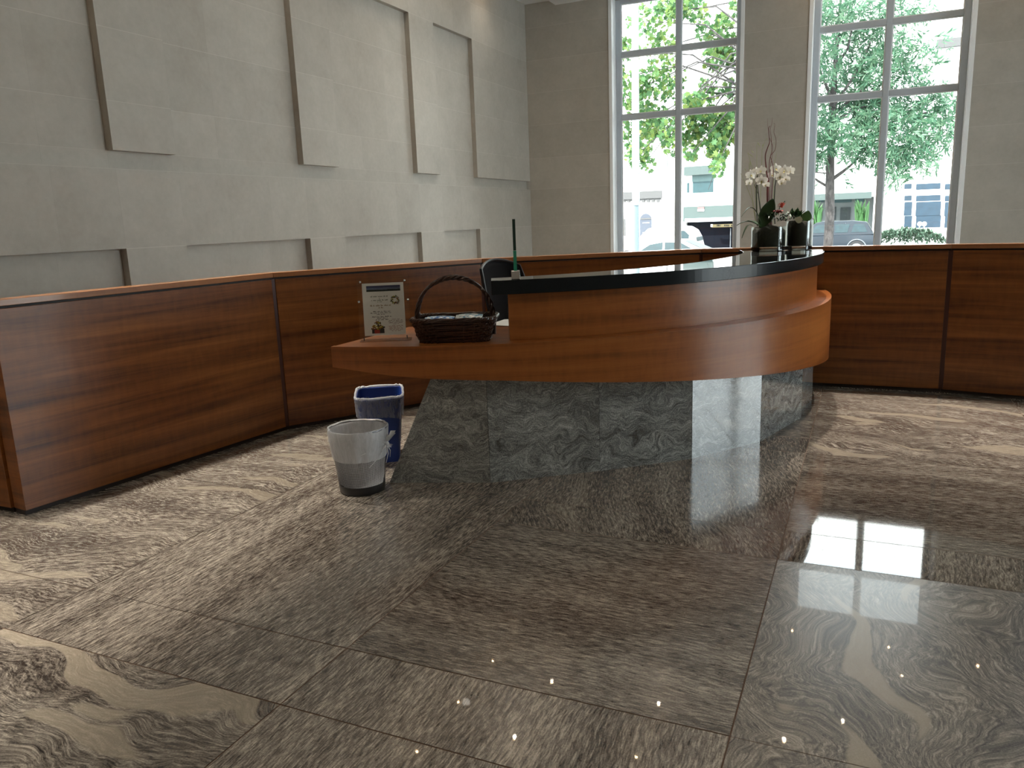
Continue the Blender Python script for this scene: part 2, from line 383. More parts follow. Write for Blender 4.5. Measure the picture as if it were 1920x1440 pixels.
# left wall: limestone tiles with recessed bays
def lw():
    b = MB(); rr = random.Random(5); D = 0.062
    ycuts = []
    y0 = 4.085 - 2.0806 * 6
    for k in range(9):
        s = y0 + k * 2.0806; ycuts += [s, s + 0.563, s + 0.563 + 0.506, s + 0.563 + 1.012]
    ycuts = sorted(y for y in ycuts if FY < y < WY - 0.02) + [WY]; ycuts = [FY] + ycuts
    zc = [0, 0.70, 1.406, 1.966, 2.094, 2.428, 2.918, 3.39, 3.856, 4.30, 4.70]
    blocks = [(y0 + k * 2.0806, y0 + k * 2.0806 + 0.563) for k in range(9)]
    def rec(y, z):
        blk = any(a < y < c for a, c in blocks) or y > 10.327
        if 1.966 < z < 2.094: return y < 11.56
        if 2.094 < z < 3.856: return not blk
        if z < 1.406: return not blk
        return False
    def X(i, j): return WX - D if rec((ycuts[i] + ycuts[i + 1]) / 2, (zc[j] + zc[j + 1]) / 2) else WX
    ny, nz = len(ycuts) - 1, len(zc) - 1; rnd = {}
    for i in range(ny):
        for j in range(nz):
            x = X(i, j); c = (rr.random(), 0, 0)
            b.quad((x, ycuts[i], zc[j]), (x, ycuts[i + 1], zc[j]), (x, ycuts[i + 1], zc[j + 1]), (x, ycuts[i], zc[j + 1]), uv=[(0, 0), (1, 0), (1, 1), (0, 1)], col=c)
            U = [(0.5, 0.5)] * 4
            if i + 1 < ny and X(i + 1, j) != x: b.quad((x, ycuts[i + 1], zc[j]), (X(i + 1, j), ycuts[i + 1], zc[j]), (X(i + 1, j), ycuts[i + 1], zc[j + 1]), (x, ycuts[i + 1], zc[j + 1]), uv=U, col=(0.25, 0, 0))
            if j + 1 < nz and X(i, j + 1) != x: b.quad((x, ycuts[i], zc[j + 1]), (x, ycuts[i + 1], zc[j + 1]), (X(i, j + 1), ycuts[i + 1], zc[j + 1]), (X(i, j + 1), ycuts[i], zc[j + 1]), uv=U, col=(0.4, 0, 0))
    b.b2((WX - 0.35, FY - 0.2, -0.3), (WX - D - 0.01, WY + 0.35, 4.9))
    return tag(b.build('wall_left', M['stone']), kind='structure')


lw()

# back wall with three tall window openings
WIN = [(-3.60, -1.69), (-0.87, 1.05), (2.75, 4.66)]
SILL, HEAD, WT = 0.55, 4.575, 0.36


def bw():
    b = MB(); rr = random.Random(9)
    def panel(x0, x1, z0, z1, y=WY):
        nx = max(1, round((x1 - x0) / 0.9)); zs = [z0] + [z for z in (0.84, 1.40, 1.966, 2.43, 2.92, 3.39, 3.86, 4.32) if z0 < z < z1] + [z1]
        for i in range(nx):
            for j in range(len(zs) - 1):
                a, c = x0 + (x1 - x0) * i / nx, x0 + (x1 - x0) * (i + 1) / nx
                b.quad((a, y, zs[j]), (c, y, zs[j]), (c, y, zs[j + 1]), (a, y, zs[j + 1]), uv=[(0, 0), (1, 0), (1, 1), (0, 1)], col=(rr.random(), 0, 0))
    edges = [WX] + [e for w in WIN for e in w] + [RX]
    for k in range(0, len(edges), 2):
        x0, x1 = edges[k], edges[k + 1]; panel(x0, x1, 0, 4.75)
        b.b2((x0 if k else x0 - 0.3, WY + 0.003, -0.3), (x1, WY + WT, 4.9))
    for x0, x1 in WIN:
        panel(x0, x1, 0, SILL); b.b2((x0, WY + 0.003, -0.3), (x1, WY + WT, SILL - 0.002)); b.b2((x0, WY + 0.003, HEAD), (x1, WY + WT, 4.9)); panel(x0, x1, HEAD, 4.75)
    return tag(b.build('wall_back', M['stone_back']), kind='structure')


bw()

# windows: grey aluminium frames, one upright, two transoms in view
ZT = [2.945, 3.822]
for n, (x0, x1) in enumerate(WIN):
    w = struct_root('window_%d' % (n + 1), ((x0 + x1) / 2, WY + 0.1, SILL))
    yf, dp, fw = WY + 0.19, 0.09, 0.075
    xa, xb = x0 + 0.05, x1 - 0.05; xm = (xa + xb) / 2 + (0.0 if n else 0.02)
    r = MB()
    for s, x in ((1, x0), (-1, x1)): r.b2((x, WY - 0.012, SILL), (x + s * 0.05, WY + WT, HEAD))
    r.b2((x0 + 0.05, WY - 0.012, SILL - 0.0), (x1 - 0.05, WY + WT, SILL + 0.03))
    r.build('reveal', M['reveal'], w, bevel=0.004)
    f = MB()
    f.b2((xa, yf, SILL + 0.03), (xa + fw, yf + dp, HEAD)); f.b2((xb - fw, yf, SILL + 0.03), (xb, yf + dp, HEAD))
    f.b2((xa + fw, yf, SILL + 0.03), (xb - fw, yf + dp, SILL + 0.11)); f.b2((xa + fw, yf, HEAD - 0.06), (xb - fw, yf + dp, HEAD))
    f.build('frame', M['alu'], w, bevel=0.006)
    MB().b2((xm - 0.036, yf + 0.005, SILL + 0.11), (xm + 0.036, yf + dp - 0.005, HEAD - 0.06)).build('mullion', M['alu'], w, bevel=0.005)
    cols = [(xa + fw, xm - 0.036), (xm + 0.036, xb - fw)]
    for z in ZT:
        for a, c in cols: MB().b2((a, yf + 0.008, z - 0.035), (c, yf + dp - 0.008, z + 0.035)).build('transom', M['alu'], w, bevel=0.005)
    zz = [SILL + 0.11] + [q for z in ZT for q in (z - 0.035, z + 0.035)] + [HEAD - 0.06]
    for a, c in cols:
        for k in range(0, 6, 2):
            MB().b2((a, yf + 0.04, zz[k]), (c, yf + 0.05, zz[k + 1])).build('pane', M['pane'], w)
            g = MB(); e = 0.014  # bright glazing bead
            g.b2((a, yf + 0.028, zz[k]), (a + e, yf + 0.04, zz[k + 1])); g.b2((c - e, yf + 0.028, zz[k]), (c, yf + 0.04, zz[k + 1]))
            g.b2((a + e, yf + 0.028, zz[k]), (c - e, yf + 0.04, zz[k] + e)); g.b2((a + e, yf + 0.028, zz[k + 1] - e), (c - e, yf + 0.04, zz[k + 1]))
            g.build('glazing_bead', M['reveal'], w)

# right wall with glazing, front wall, ceiling
RWIN = [(5.1, 9.6)]
b = MB()
b.b2((RX, FY - 0.2, -0.3), (RX + 0.3, RWIN[0][0], 4.9)); b.b2((RX, RWIN[0][1], -0.3), (RX + 0.3, WY + WT, 4.9)); b.b2((RX, RWIN[0][0], 3.9), (RX + 0.3, RWIN[0][1], 4.9))
tag(b.build('wall_right', M['plain_wall']), kind='structure')
w = struct_root('window_4', (RX, 7, 0))
f = MB(); a, c = RWIN[0]
for q in (a, a + (c - a) / 3, a + 2 * (c - a) / 3, c): f.b2((RX + 0.08, q - 0.05, 0), (RX + 0.18, q + 0.05, 3.9))
f.b2((RX + 0.085, a, 2.35), (RX + 0.175, c, 2.45)); f.b2((RX + 0.085, a, 0), (RX + 0.175, c, 0.12)); f.b2((RX + 0.085, a, 3.8), (RX + 0.175, c, 3.9))
f.build('frame', M['alu'], w)
for k in range(3):
    q0, q1 = a + (c - a) * k / 3 + 0.05, a + (c - a) * (k + 1) / 3 - 0.05
    MB().b2((RX + 0.12, q0, 0.12), (RX + 0.13, q1, 3.8)).build('pane', M['pane'], w)
tag(MB().b2((WX - 0.35, FY - 0.25, -0.3), (RX + 0.3, FY, 4.9)).build('wall_front', M['plain_wall']), kind='structure')
c = MB(); c.b2((-4.41, FY - 0.2, HC), (RX + 0.3, WY + 0.3, HC + 0.3)); c.b2((WX - 0.35, FY - 0.2, 4.66), (-4.41, WY + 0.3, HC + 0.3))
tag(c.build('ceiling', M['ceil']), kind='structure')

# ------------------------------------------------------------------ low wooden partition around the desk
NODES = [(-4.184, 2.606), (-3.981, 4.542), (-3.02, 6.06), (-1.37, 7.14), (0.585, 7.086), (2.49, 6.68)]
LAB = ['low wooden partition panel nearest the camera at the left edge with its dark end showing',
       'low wooden partition panel behind the bins and acrylic sign stand', 'low wooden partition panel behind the black office chair',
       'low wooden partition panel under the left tall window, behind the black counter',
       'low wooden partition panel at the right edge under the bare stone wall']
HT = 1.192; TH = 0.115


def nrm(a, b): d = Vector((b[0] - a[0], b[1] - a[1])).normalized(); return Vector((-d.y, d.x))


def offs(k, t):  # mitred offset of node k by t to the outer side
    p = Vector(NODES[k]); n1 = nrm(NODES[k - 1], NODES[k]) if k > 0 else None; n2 = nrm(NODES[k], NODES[k + 1]) if k < len(NODES) - 1 else None
    if n1 is None: return p + n2 * t
    if n2 is None: return p + n1 * t
    h = (n1 + n2).normalized(); return p + h * (t / h.dot(n1))


def seg_poly(k, t0, t1, g0=0.0, g1=0.0):
    a0, b0, a1, b1 = offs(k, t0), offs(k + 1, t0), offs(k, t1), offs(k + 1, t1); d = (b0 - a0).normalized()
    return [tuple(p) for p in (a0 + d * g0, b0 - d * g1, b1 - d * g1, a1 + d * g0)]


for k in range(5):
    mid = (Vector(NODES[k]) + Vector(NODES[k + 1])) / 2
    t = thing('wood_partition', (mid.x, mid.y, 0), LAB[k], 'partition', 'low wooden partition panels around the desk')
    g0, g1 = (0.0 if k == 0 else 0.016), 0.016
    MB().prism(seg_poly(k, 0, TH, g0, g1), 0.028, HT - 0.048).build('panel', M['wood_wall'], t, bevel=0.002)
    MB().prism(seg_poly(k, 0.014, TH - 0.01, 0.001, 0.001), HT - 0.048, HT - 0.034).build('shadow_gap', M['kick'], t)
    MB().prism(seg_poly(k, -0.006, TH + 0.006, 0.001, 0.001), HT - 0.034, HT).build('cap', M['wood_cap_lit'], t, bevel=0.002)
    MB().prism(seg_poly(k, 0.012, TH - 0.012, 0.001, 0.001), 0.0, 0.028).build('kick_plate', M['kick'], t)
    if k < 4:
        q = [offs(k + 1, 0.006), offs(k + 1, TH - 0.01)]; d = (Vector(NODES[k + 1]) - Vector(NODES[k])).normalized() * 0.0165; e = (Vector(NODES[k + 2]) - Vector(NODES[k + 1])).normalized() * 0.0155
        MB().prism([tuple(q[0] - d), tuple(q[0] + e), tuple(q[1] + e), tuple(q[1] - d)], 0.028, HT - 0.048).build('joint_strip', M['joint'], t)

t = thing('wood_partition', (-4.6, 2.66, 0), 'low wooden partition return running into the stone wall at the left edge, in shade', 'partition', 'low wooden partition panels around the desk')
MB().b2((-4.895, 2.607, 0.028), (-4.312, 2.72, HT - 0.048)).build('panel', M['wood_wall'], t, bevel=.002); MB().b2((-4.895, 2.62, HT - 0.048), (-4.31, 2.71, HT - 0.034)).build('shadow_gap', M['kick'], t)
MB().b2((-4.895, 2.60, HT - 0.034), (-4.31, 2.726, HT)).build('cap', M['wood_cap_lit'], t); MB().b2((-4.895, 2.62, 0), (-4.31, 2.71, 0.028)).build('kick_plate', M['kick'], t)
# ------------------------------------------------------------------ reception desk
CX, CY = -3.12, 6.44


def arc(rad, a0, a1, n): return [(CX + rad * math.cos(R(a0 + (a1 - a0) * i / n)), CY + rad * math.sin(R(a0 + (a1 - a0) * i / n))) for i in range(n + 1)]
def lerp_tab(tab, x):
    if x <= tab[0][0]: return tab[0][1]
    for (a, p), (c, q) in zip(tab, tab[1:]):
        if x <= c: return p + (q - p) * (x - a) / (c - a)
    return tab[-1][1]


def ang(p): return math.degrees(math.atan2(p[1] - CY, p[0] - CX))


desk = thing('reception_desk', (-1.9, 5.0, 0), 'curved reception desk with black granite top, wooden bands and grey granite base', 'desk')
AE = 13.2
TABI = [(-64.2, 2.61), (-59, 2.57), (-54, 2.525), (-48, 2.475), (-42, 2.44), (-37, 2.40), (-30, 2.345), (-21, 2.265), (-9, 2.22), (7, 2.19), (17, 2.18)]
inner = []
for i in range(49):
    a = -64.2 + (17 + 64.2) * i / 48; inner.append((CX + lerp_tab(TABI, a) * math.cos(R(a)), CY + lerp_tab(TABI, a) * math.sin(R(a))))
MB().prism(arc(2.805, -64.2, AE, 70) + inner[::-1], 1.100, 1.180, side_mi=1).build('counter_top', [M['black_granite'], plain('black_granite_edge', (0.007, 0.010, 0.012), 0.2, var=.3, scale=200, spec=.22)], desk, bevel=0.003)


def curved(name, mat, r0, r1, a0, a1, z0, z1, n, **kw):
    b = MB(); out = arc(r1, a0, a1, n); inn = arc(r0, a0, a1, n); zf0 = z0 if callable(z0) else (lambda a: z0); L = 0
    for i in range(n):
        aa, ab = a0 + (a1 - a0) * i / n, a0 + (a1 - a0) * (i + 1) / n; d = math.dist(out[i], out[i + 1])
        (x0, y0), (x1, y1) = out[i], out[i + 1]; (u0, v0), (u1, v1) = inn[i], inn[i + 1]; p, q = zf0(aa), zf0(ab)
        b.quad((x0, y0, p), (x1, y1, q), (x1, y1, z1), (x0, y0, z1), uv=[(L, p), (L + d, q), (L + d, z1), (L, z1)])
        b.quad((u1, v1, q), (u0, v0, p), (u0, v0, z1), (u1, v1, z1), uv=[(L + d, q), (L, p), (L, z1), (L + d, z1)])
        b.quad((x0, y0, z1), (x1, y1, z1), (u1, v1, z1), (u0, v0, z1), uv=[(L, 0), (L + d, 0), (L + d, r1 - r0), (L, r1 - r0)])
        b.quad((u0, v0, p), (u1, v1, q), (x1, y1, q), (x0, y0, p), uv=[(L, 0), (L + d, 0), (L + d, .1), (L, .1)]); L += d
    for (o, i2, a) in ((out[0], inn[0], a0), (out[-1], inn[-1], a1)):
        b.quad((*i2, zf0(a)), (*o, zf0(a)), (*o, z1), (*i2, z1), uv=[(0, 0), (r1 - r0, 0), (r1 - r0, z1), (0, z1)])
    return b.build(name, mat, desk, smooth=True, **kw)


curved('upper_panel', M['wood_desk'], 2.70, 2.762, -62.3, AE + .6, 0.8355, 1.0995, 64)
BB = [(-83, 0.716), (-75.7, 0.668), (-70.6, 0.646), (-62.4, 0.624), (-53, 0.584), (-40.6, 0.530), (-29, 0.482), (-18.7, 0.441), (-10.8, 0.408), (0, 0.365), (14, 0.31)]
curved('curved_fascia', M['wood_desk'], 2.835, 2.872, -83.1, AE, lambda a: lerp_tab(BB, a), 0.835, 80)
shelf = arc(2.834, -82.9, AE, 70); yin = CY - math.sqrt(2.05 ** 2 - 0.355 ** 2)
a_in = ang((-2.765, yin))
MB().prism(shelf + arc(2.05, 17, a_in, 50), 0.800, 0.8349).build('work_surface', M['wood_desk'], desk)
BP = [Vector(p) for p in ((-2.538, 3.726), (-1.958, 3.915), (-1.417, 4.317), (-0.948, 4.723), (-0.599, 5.229), (-0.398, 5.938), (-0.358, 6.50), (-0.435, 7.075))]
f0 = (BP[1] - BP[0]).normalized()
SL = 0.29 / 0.635  # slant of the raked left end
for k in range(7):
    a, c = BP[k], BP[k + 1]; n = Vector((-(c - a).y, (c - a).x)).normalized() * 0.03; d = (c - a).normalized(); g = d * 0.0012; L = (c - a).length
    b = MB(); zt = 0.798; sh = f0 * (SL * zt) if k == 0 else Vector((0, 0))
    A0, C0, A1, C1 = a + g, c - g, a + g + sh, c - g
    V = [(*A0, 0), (*C0, 0), (*C1, zt), (*A1, zt), (*(A0 + n), 0), (*(C0 + n), 0), (*(C1 + n), zt), (*(A1 + n), zt)]
    s0 = sh.length; F = [(0, 0), (L, 0), (L, zt), (s0, zt)]
    b.add(V, [(0, 1, 2, 3), (5, 4, 7, 6), (4, 0, 3, 7), (1, 5, 6, 2), (3, 2, 6, 7), (4, 5, 1, 0)], [F, F, [(0, 0), (.03, 0), (.03, zt), (0, zt)]] + [[(0, 0), (.03, 0), (.03, .03), (0, .03)]] * 3)
    b.build('stone_panel', M['base'], desk)
b = MB(); s8 = f0 * (SL * 0.798); q0 = BP[0] + Vector((0.005, 0.035)); q1 = q0 + Vector((0.12, 0.75))
b.quad((*q1, 0), (*q0, 0), (*(q0 + s8), 0.798), (*(q1 + s8), 0.798), uv=[(0, 0), (0.75, 0), (0.75, 0.8), (0, 0.8)])
b.build('stone_end', M['base'], desk, solid=0.02)
curved('inner_panel', M['wood_desk'], 2.10, 2.13, -72, 12, 0.02, 0.798, 30)

# ------------------------------------------------------------------ glass screen with clamp on the counter end
gp = at_z(967, 524, 1.18); gd = Vector((gp.x, gp.y, 0)).normalized(); gn = Vector((-gd.y, gd.x, 0))
gs = thing('glass_screen', gp, 'upright green-edged glass screen seen edge-on at the left end of the black counter', 'screen')
RZ = Matrix((gd, gn, Vector((0, 0, 1)))).transposed(); base = Vector((gp.x, gp.y, 1.18)) + gd * 0.015
MB().box(base + gd * 0.045 + gn * 0.0 + Vector((0, 0, 0.1855)), (0.10, 0.0115, 0.285), RZ).build('glass_pane', M['screen_glass'], gs)
e = MB()
e.box(base - gd * 0.006 + Vector((0, 0, 0.10)), (0.004, 0.018, 0.115), RZ, mi=0); e.box(base - gd * 0.006 + Vector((0, 0, 0.2435)), (0.004, 0.016, 0.170), RZ, mi=1)  # upper piece: a dark reflection put in as colour
tag(e.build('glass_edge', [M['green_glass'], plain('glass_edge_dark_reflection', (0.006, 0.03, 0.022), 0.1)], gs), 'polished green glass edge, upper part coloured as a dark reflection')
MB().box(base + gd * 0.01 + Vector((0, 0, 0.024)), (0.045, 0.048, 0.048), RZ).build('clamp', M['chrome'], gs, bevel=0.003)

# ------------------------------------------------------------------ acrylic sign stand
pa, pb = Vector((-2.690, 3.765)), Vector((-2.437, 3.905))
u2 = (pb - pa).normalized(); U = Vector((u2.x, u2.y, 0)); Nf = Vector((u2.y, -u2.x, 0))  # towards the camera
SB = Vector(((pa.x + pb.x) / 2, (pa.y + pb.y) / 2, 0.835))
tilt = R(7); UPs = (Vector((0, 0, 1)) * math.cos(tilt) - Nf * math.sin(tilt)).normalized(); NS = U.cross(UPs)
sg = thing('sign_stand', SB, 'clear acrylic stand with a printed white notice and silver studs beside the wicker basket', 'sign')
MS = Matrix((U, NS, UPs)).transposed()
if NS.dot(Nf) < 0: NS = -NS


def S(u, h, out=0.0): return SB + U * u + UPs * h + NS * out


SW, SH = 0.300, 0.375
MB().box(S(0, SH / 2 + 0.004, -0.004), (SW, 0.004, SH), MS).build('back_sheet', M['acrylic'], sg)
MB().box(S(0, SH / 2 - 0.012, 0.004), (SW * 0.82, 0.003, SH - 0.03), MS).build('front_sheet', M['acrylic'], sg)
MB().box(SB + U * 0 - Nf * 0.045 + Vector((0, 0, 0.0028)), (SW, 0.11, 0.005), Matrix((U, -Nf, Vector((0, 0, 1)))).transposed()).build('foot', M['acrylic'], sg)
pc = MB(); PW, PH, PZ = 0.240, 0.305, 0.188
pc.box(S(0, PZ, 0), (PW, 0.0012, PH), MS); paper = pc.build('notice', M['paper'], sg)


def ink(name, c): return plain(name, c, 0.8, var=0.2, scale=200)


def P(u, v, out=0.0012): return S(u * PW, PZ + v * PH, out)


def prect(b, u0, u1, v0, v1, mi=0, out=0.0012): b.quad(P(u0, v0, out), P(u1, v0, out), P(u1, v1, out), P(u0, v1, out), uv=[(0, 0), (1, 0), (1, 1), (0, 1)], mi=mi)


tb = NT('banner_print'); uvc = tb.n('ShaderNodeTexCoord').outputs['UV']; sx = tb.n('ShaderNodeSeparateXYZ'); tb.l(uvc, sx.inputs[0])
nz = tb.noise(tb.coord(scale=(4, 6, 1)), 1, 4, 0.6)
vv = tb.math('ADD', sx.outputs[1], tb.math('MULTIPLY_ADD', nz, 0.5, -0.25))
bc = tb.ramp(vv, [(0.10, (0.012, 0.022, 0.02)), (0.30, (0.02, 0.03, 0.03)), (0.38, (0.16, 0.20, 0.30)), (0.70, (0.06, 0.075, 0.17)), (0.95, (0.025, 0.03, 0.09))])
mb_ = tb.done(tb.bsdf(bc, 0.7))
b = MB(); prect(b, -0.40, 0.42, 0.34, 0.45); tag(b.build('banner_picture', mb_, paper), 'printed landscape banner')
rt = random.Random(21)


def textlines(name, mat, lines):  # small unreadable strokes: words of the notice as they look from here
    b = MB()
    for (uc, v, wid, hgt) in lines:
        u = uc - wid / 2
        while u < uc + wid / 2 - 0.01:
            ww = min(rt.uniform(0.03, 0.11), uc + wid / 2 - u); q = u
            while q < u + ww - 0.008:
                lw_ = rt.uniform(0.006, 0.011); hh = hgt * rt.choice((0.55, 0.6, 0.6, 1.0)); prect(b, q, q + lw_, v, v + hh); q += lw_ + 0.004
            u += ww + 0.022
    return b.build(name, mat, paper)


textlines('heading_print', ink('ink_green', (0.09, 0.12, 0.08)), [(-0.10, 0.235, 0.42, 0.022), (-0.10, 0.20, 0.02, 0.02), (-0.10, 0.165, 0.40, 0.022), (-0.09, 0.135, 0.12, 0.018)])
textlines('title_print', ink('ink_tan', (0.30, 0.20, 0.10)), [(-0.08, 0.06, 0.50, 0.03), (-0.07, 0.018, 0.12, 0.026)])
textlines('body_print', ink('ink_black', (0.03, 0.028, 0.04)), [(-0.06, -0.05, 0.42, 0.018), (-0.08, -0.078, 0.50, 0.018), (-0.08, -0.106, 0.2, 0.018), (-0.06, -0.152, 0.48, 0.022), (-0.05, -0.18, 0.26, 0.02), (-0.06, -0.21, 0.32, 0.022)])
textlines('side_print', ink('ink_plum', (0.14, 0.06, 0.07)), [(0.27, -0.205, 0.18, 0.014), (0.27, -0.228, 0.34, 0.014), (0.27, -0.251, 0.36, 0.014), (0.27, -0.274, 0.34, 0.014), (0.27, -0.297, 0.16, 0.014)])
textlines('red_print', ink('ink_red', (0.30, 0.10, 0.09)), [(0.27, -0.335, 0.36, 0.014), (0.27, -0.358, 0.34, 0.014), (0.27, -0.381, 0.36, 0.014), (0.27, -0.404, 0.34, 0.014), (0.27, -0.427, 0.22, 0.014)])
b = MB(); cm = [ink('ink_olive', (0.10, 0.12, 0.02)), ink('ink_yellow', (0.42, 0.36, 0.03)), ink('ink_dark', (0.03, 0.02, 0.02)), ink('ink_brown', (0.25, 0.10, 0.03)), ink('ink_scarlet', (0.35, 0.03, 0.015))]
for k in range(46):  # small wreath of leaves
    w = 2 * PI * k / 46 * 1.0; rad = rt.uniform(0.055, 0.10); u, v = 0.28 + rad * math.cos(w), 0.165 + rad * 0.85 * math.sin(w); s_ = rt.uniform(0.014, 0.028); d = rt.uniform(0, PI)
    pts = [P(u + s_ * math.cos(d + o) * f_, v + s_ * math.sin(d + o) * f_ * 0.8, 0.0012 + 0.00005 * k) for o, f_ in ((0, 1.2), (PI / 2, .5), (PI, 1.2), (3 * PI / 2, .5))]
    b.quad(*pts, mi=rt.choice((0, 0, 1, 2, 2, 3)))
b.build('wreath_print', cm, paper)
b = MB(); prect(b, -0.32, -0.02, -0.46, -0.37, 2); prect(b, -0.26, -0.13, -0.46, -0.385, 4, 0.0014)
for k in range(70):
    u, v = rt.uniform(-0.32, -0.02), rt.uniform(-0.38, -0.24)
    if abs(u + 0.17) / 0.16 + (v + 0.38) / 0.18 > 1.15: continue
    s_ = rt.uniform(0.012, 0.022); prect(b, u - s_, u + s_, v - s_ * 0.7, v + s_ * 0.7, rt.choice((0, 1, 2, 2, 3, 3)), 0.0015 + 0.00004 * k)
b.build('basket_print', cm, paper)
for (u, h) in ((-0.128, 0.348), (0.128, 0.348), (-0.142, 0.235), (0.142, 0.235)):
    b = MB(); c0 = S(u, h, -0.008); b.tube([c0, c0 + NS * 0.02], 0.0062, 12); b.ball(c0 + NS * 0.021, 0.0075, 10, 6); b.build('stud', M['chrome'], sg, smooth=True)
for u in (-0.125, 0.125):
    b = MB(); c0 = S(u, 0.008, 0.006); b.tube([c0, c0 + UPs * 0.022], 0.003, 8); b.build('pin', M['steel_dark'], sg)

# ------------------------------------------------------------------ wicker basket
t = NT('wicker'); oc = t.coord('Object'); n1 = t.noise(oc, 120, 3); n2 = t.noise(oc, 9, 2)
M['wicker'] = t.done(t.bsdf(t.ramp(t.math('MULTIPLY_ADD', n2, 0.4, t.math('MULTIPLY', n1, 0.6)), [(0.35, (0.008, 0.0028, 0.0018)), (0.52, (0.030, 0.010, 0.005)), (0.75, (0.085, 0.031, 0.015))]), 0.32, 0, n1, 0.2, 0.003))
bl = Vector((0.39, 0.14, 0)).normalized(); bp = Vector((-bl.y, bl.x, 0))
BC = Vector((-2.118, 3.838, 0.8352)) + bp * 0.125
bk = thing('wicker_basket', BC, 'dark brown wicker basket with a tall hoop handle on the wooden shelf', 'basket')


def rrect(a, hx, hy, p=5.0):
    ca, sa = math.cos(a), math.sin(a); return Vector((hx * math.copysign(abs(ca) ** (2 / p), ca), hy * math.copysign(abs(sa) ** (2 / p), sa)))


def bpt(a, z, grow=0.0):  # z 0..1 up the side
    hx, hy = 0.196 + 0.040 * z + grow, 0.112 + 0.030 * z + grow; q = rrect(a, hx, hy); return BC + bl * q.x + bp * q.y + Vector((0, 0, z * 0.128))


b = MB(); NR = 11
for r in range(NR):
    z = (r + 0.5) / NR; N = 132; pts = []
    for k in range(N + 1):
        a = 2 * PI * k / N; ph = PI * (k // 1) / 2 + (PI if r % 2 else 0)
        pts.append(bpt(a, min(1, max(0, z + 0.02 * math.sin(a * 7 + r * 2))), 0.0045 * math.sin(ph + r) + 0.001 * math.sin(5 * a + r)))
    b.tube(pts, 0.0064, 5, cap=False)
for k in range(33):
    a = 2 * PI * k / 33; b.tube([bpt(a, 0.0), bpt(a, 1.0)], 0.0042, 5)
b.build('woven_side', M['wicker'], bk, smooth=True)
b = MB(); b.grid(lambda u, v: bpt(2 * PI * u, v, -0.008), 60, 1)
b.add([bpt(2 * PI * k / 60, 0.03, -0.006) for k in range(60)], [tuple(range(60))]); b.build('liner', plain('wicker_shadow', (0.008, 0.004, 0.003), 0.9), bk)  # dark sheet added inside the weave, coloured as the shade behind it
b = MB()
for s_ in range(3): b.tube([bpt(2 * PI * k / 150, 1.03, 0.002) + Vector((0, 0, 0.007 * math.sin(k * 0.62 + s_ * 2.1))) + (bl * math.cos(2 * PI * k / 150) + bp * math.sin(2 * PI * k / 150)) * 0.007 * math.cos(k * 0.62 + s_ * 2.1) for k in range(151)], 0.0072, 6, cap=False)
b.build('rim_braid', M['wicker'], bk, smooth=True)
b = MB()
for s_ in range(3):
    pts = []
    for k in range(81):
        w = PI * k / 80; x = -0.222 * math.cos(w) * (1 + 0.02 * math.sin(w)); h = 0.085 + 0.275 * math.sin(w) ** 0.80 if 0 < k < 80 else 0.03
        o = 0.0085 * Vector((math.cos(k * 0.55 + s_ * 2.09), math.sin(k * 0.55 + s_ * 2.09))); pts.append(BC + bl * (x + o.x * math.cos(w)) + bp * o.y + Vector((0, 0, h + o.x * math.sin(w))))
    b.tube(pts, 0.0088, 7)
b.build('handle', M['wicker'], bk, smooth=True)
# packets inside
t = NT('packet_blue'); uvp = t.coord('Object', (1, 1, 1)); n1 = t.noise(uvp, 38, 3, 0.6)
mp1 = t.done(t.bsdf(t.ramp(n1, [(0.38, (0.03, 0.10, 0.36)), (0.48, (0.15, 0.38, 0.68)), (0.58, (0.62, 0.74, 0.84))]), 0.25))
t = NT('packet_white'); n1 = t.noise(t.coord('Object'), 30, 3, 0.6)
mp2 = t.done(t.bsdf(t.ramp(n1, [(0.40, (0.03, 0.16, 0.28)), (0.50, (0.50, 0.62, 0.66)), (0.62, (0.75, 0.78, 0.78))]), 0.25))
RB = Matrix((bl, bp, Vector((0, 0, 1)))).transposed()


def packet(name, c, lx, ly, mat, rx, label):
    b = MB(); Mx = RB @ Matrix.Rotation(rx, 3, 'X')
    b.grid(lambda u, v: Vector(c) + Mx @ Vector(((u - .5) * lx, (v - .5) * ly, 0.016 * (math.sin(PI * u) * math.sin(PI * v)) ** 0.35)), 10, 8)
    b.grid(lambda u, v: Vector(c) + Mx @ Vector(((.5 - u) * lx, (v - .5) * ly, -0.016 * (math.sin(PI * u) * math.sin(PI * v)) ** 0.35)), 10, 8)
    return tag(b.build(name, mat, smooth=True), label, 'packet', 'wrapped packets in the wicker basket')


packet('snack_packet', BC - bl * 0.088 - bp * 0.048 + Vector((0, 0, 0.126)), 0.175, 0.115, mp1, 0.16, 'shiny blue wrapped packet in the left half of the wicker basket')
packet('snack_packet', BC + bl * 0.085 - bp * 0.045 + Vector((0, 0, 0.130)), 0.155, 0.115, mp2, 0.26, 'pale blue and white packet in the right half of the wicker basket')
packet('snack_packet', BC - bl * 0.02 - bp * 0.03 + Vector((0, 0, 0.078)), 0.30, 0.15, mp2, 0.02, 'pale packet lying underneath the two front packets in the basket')

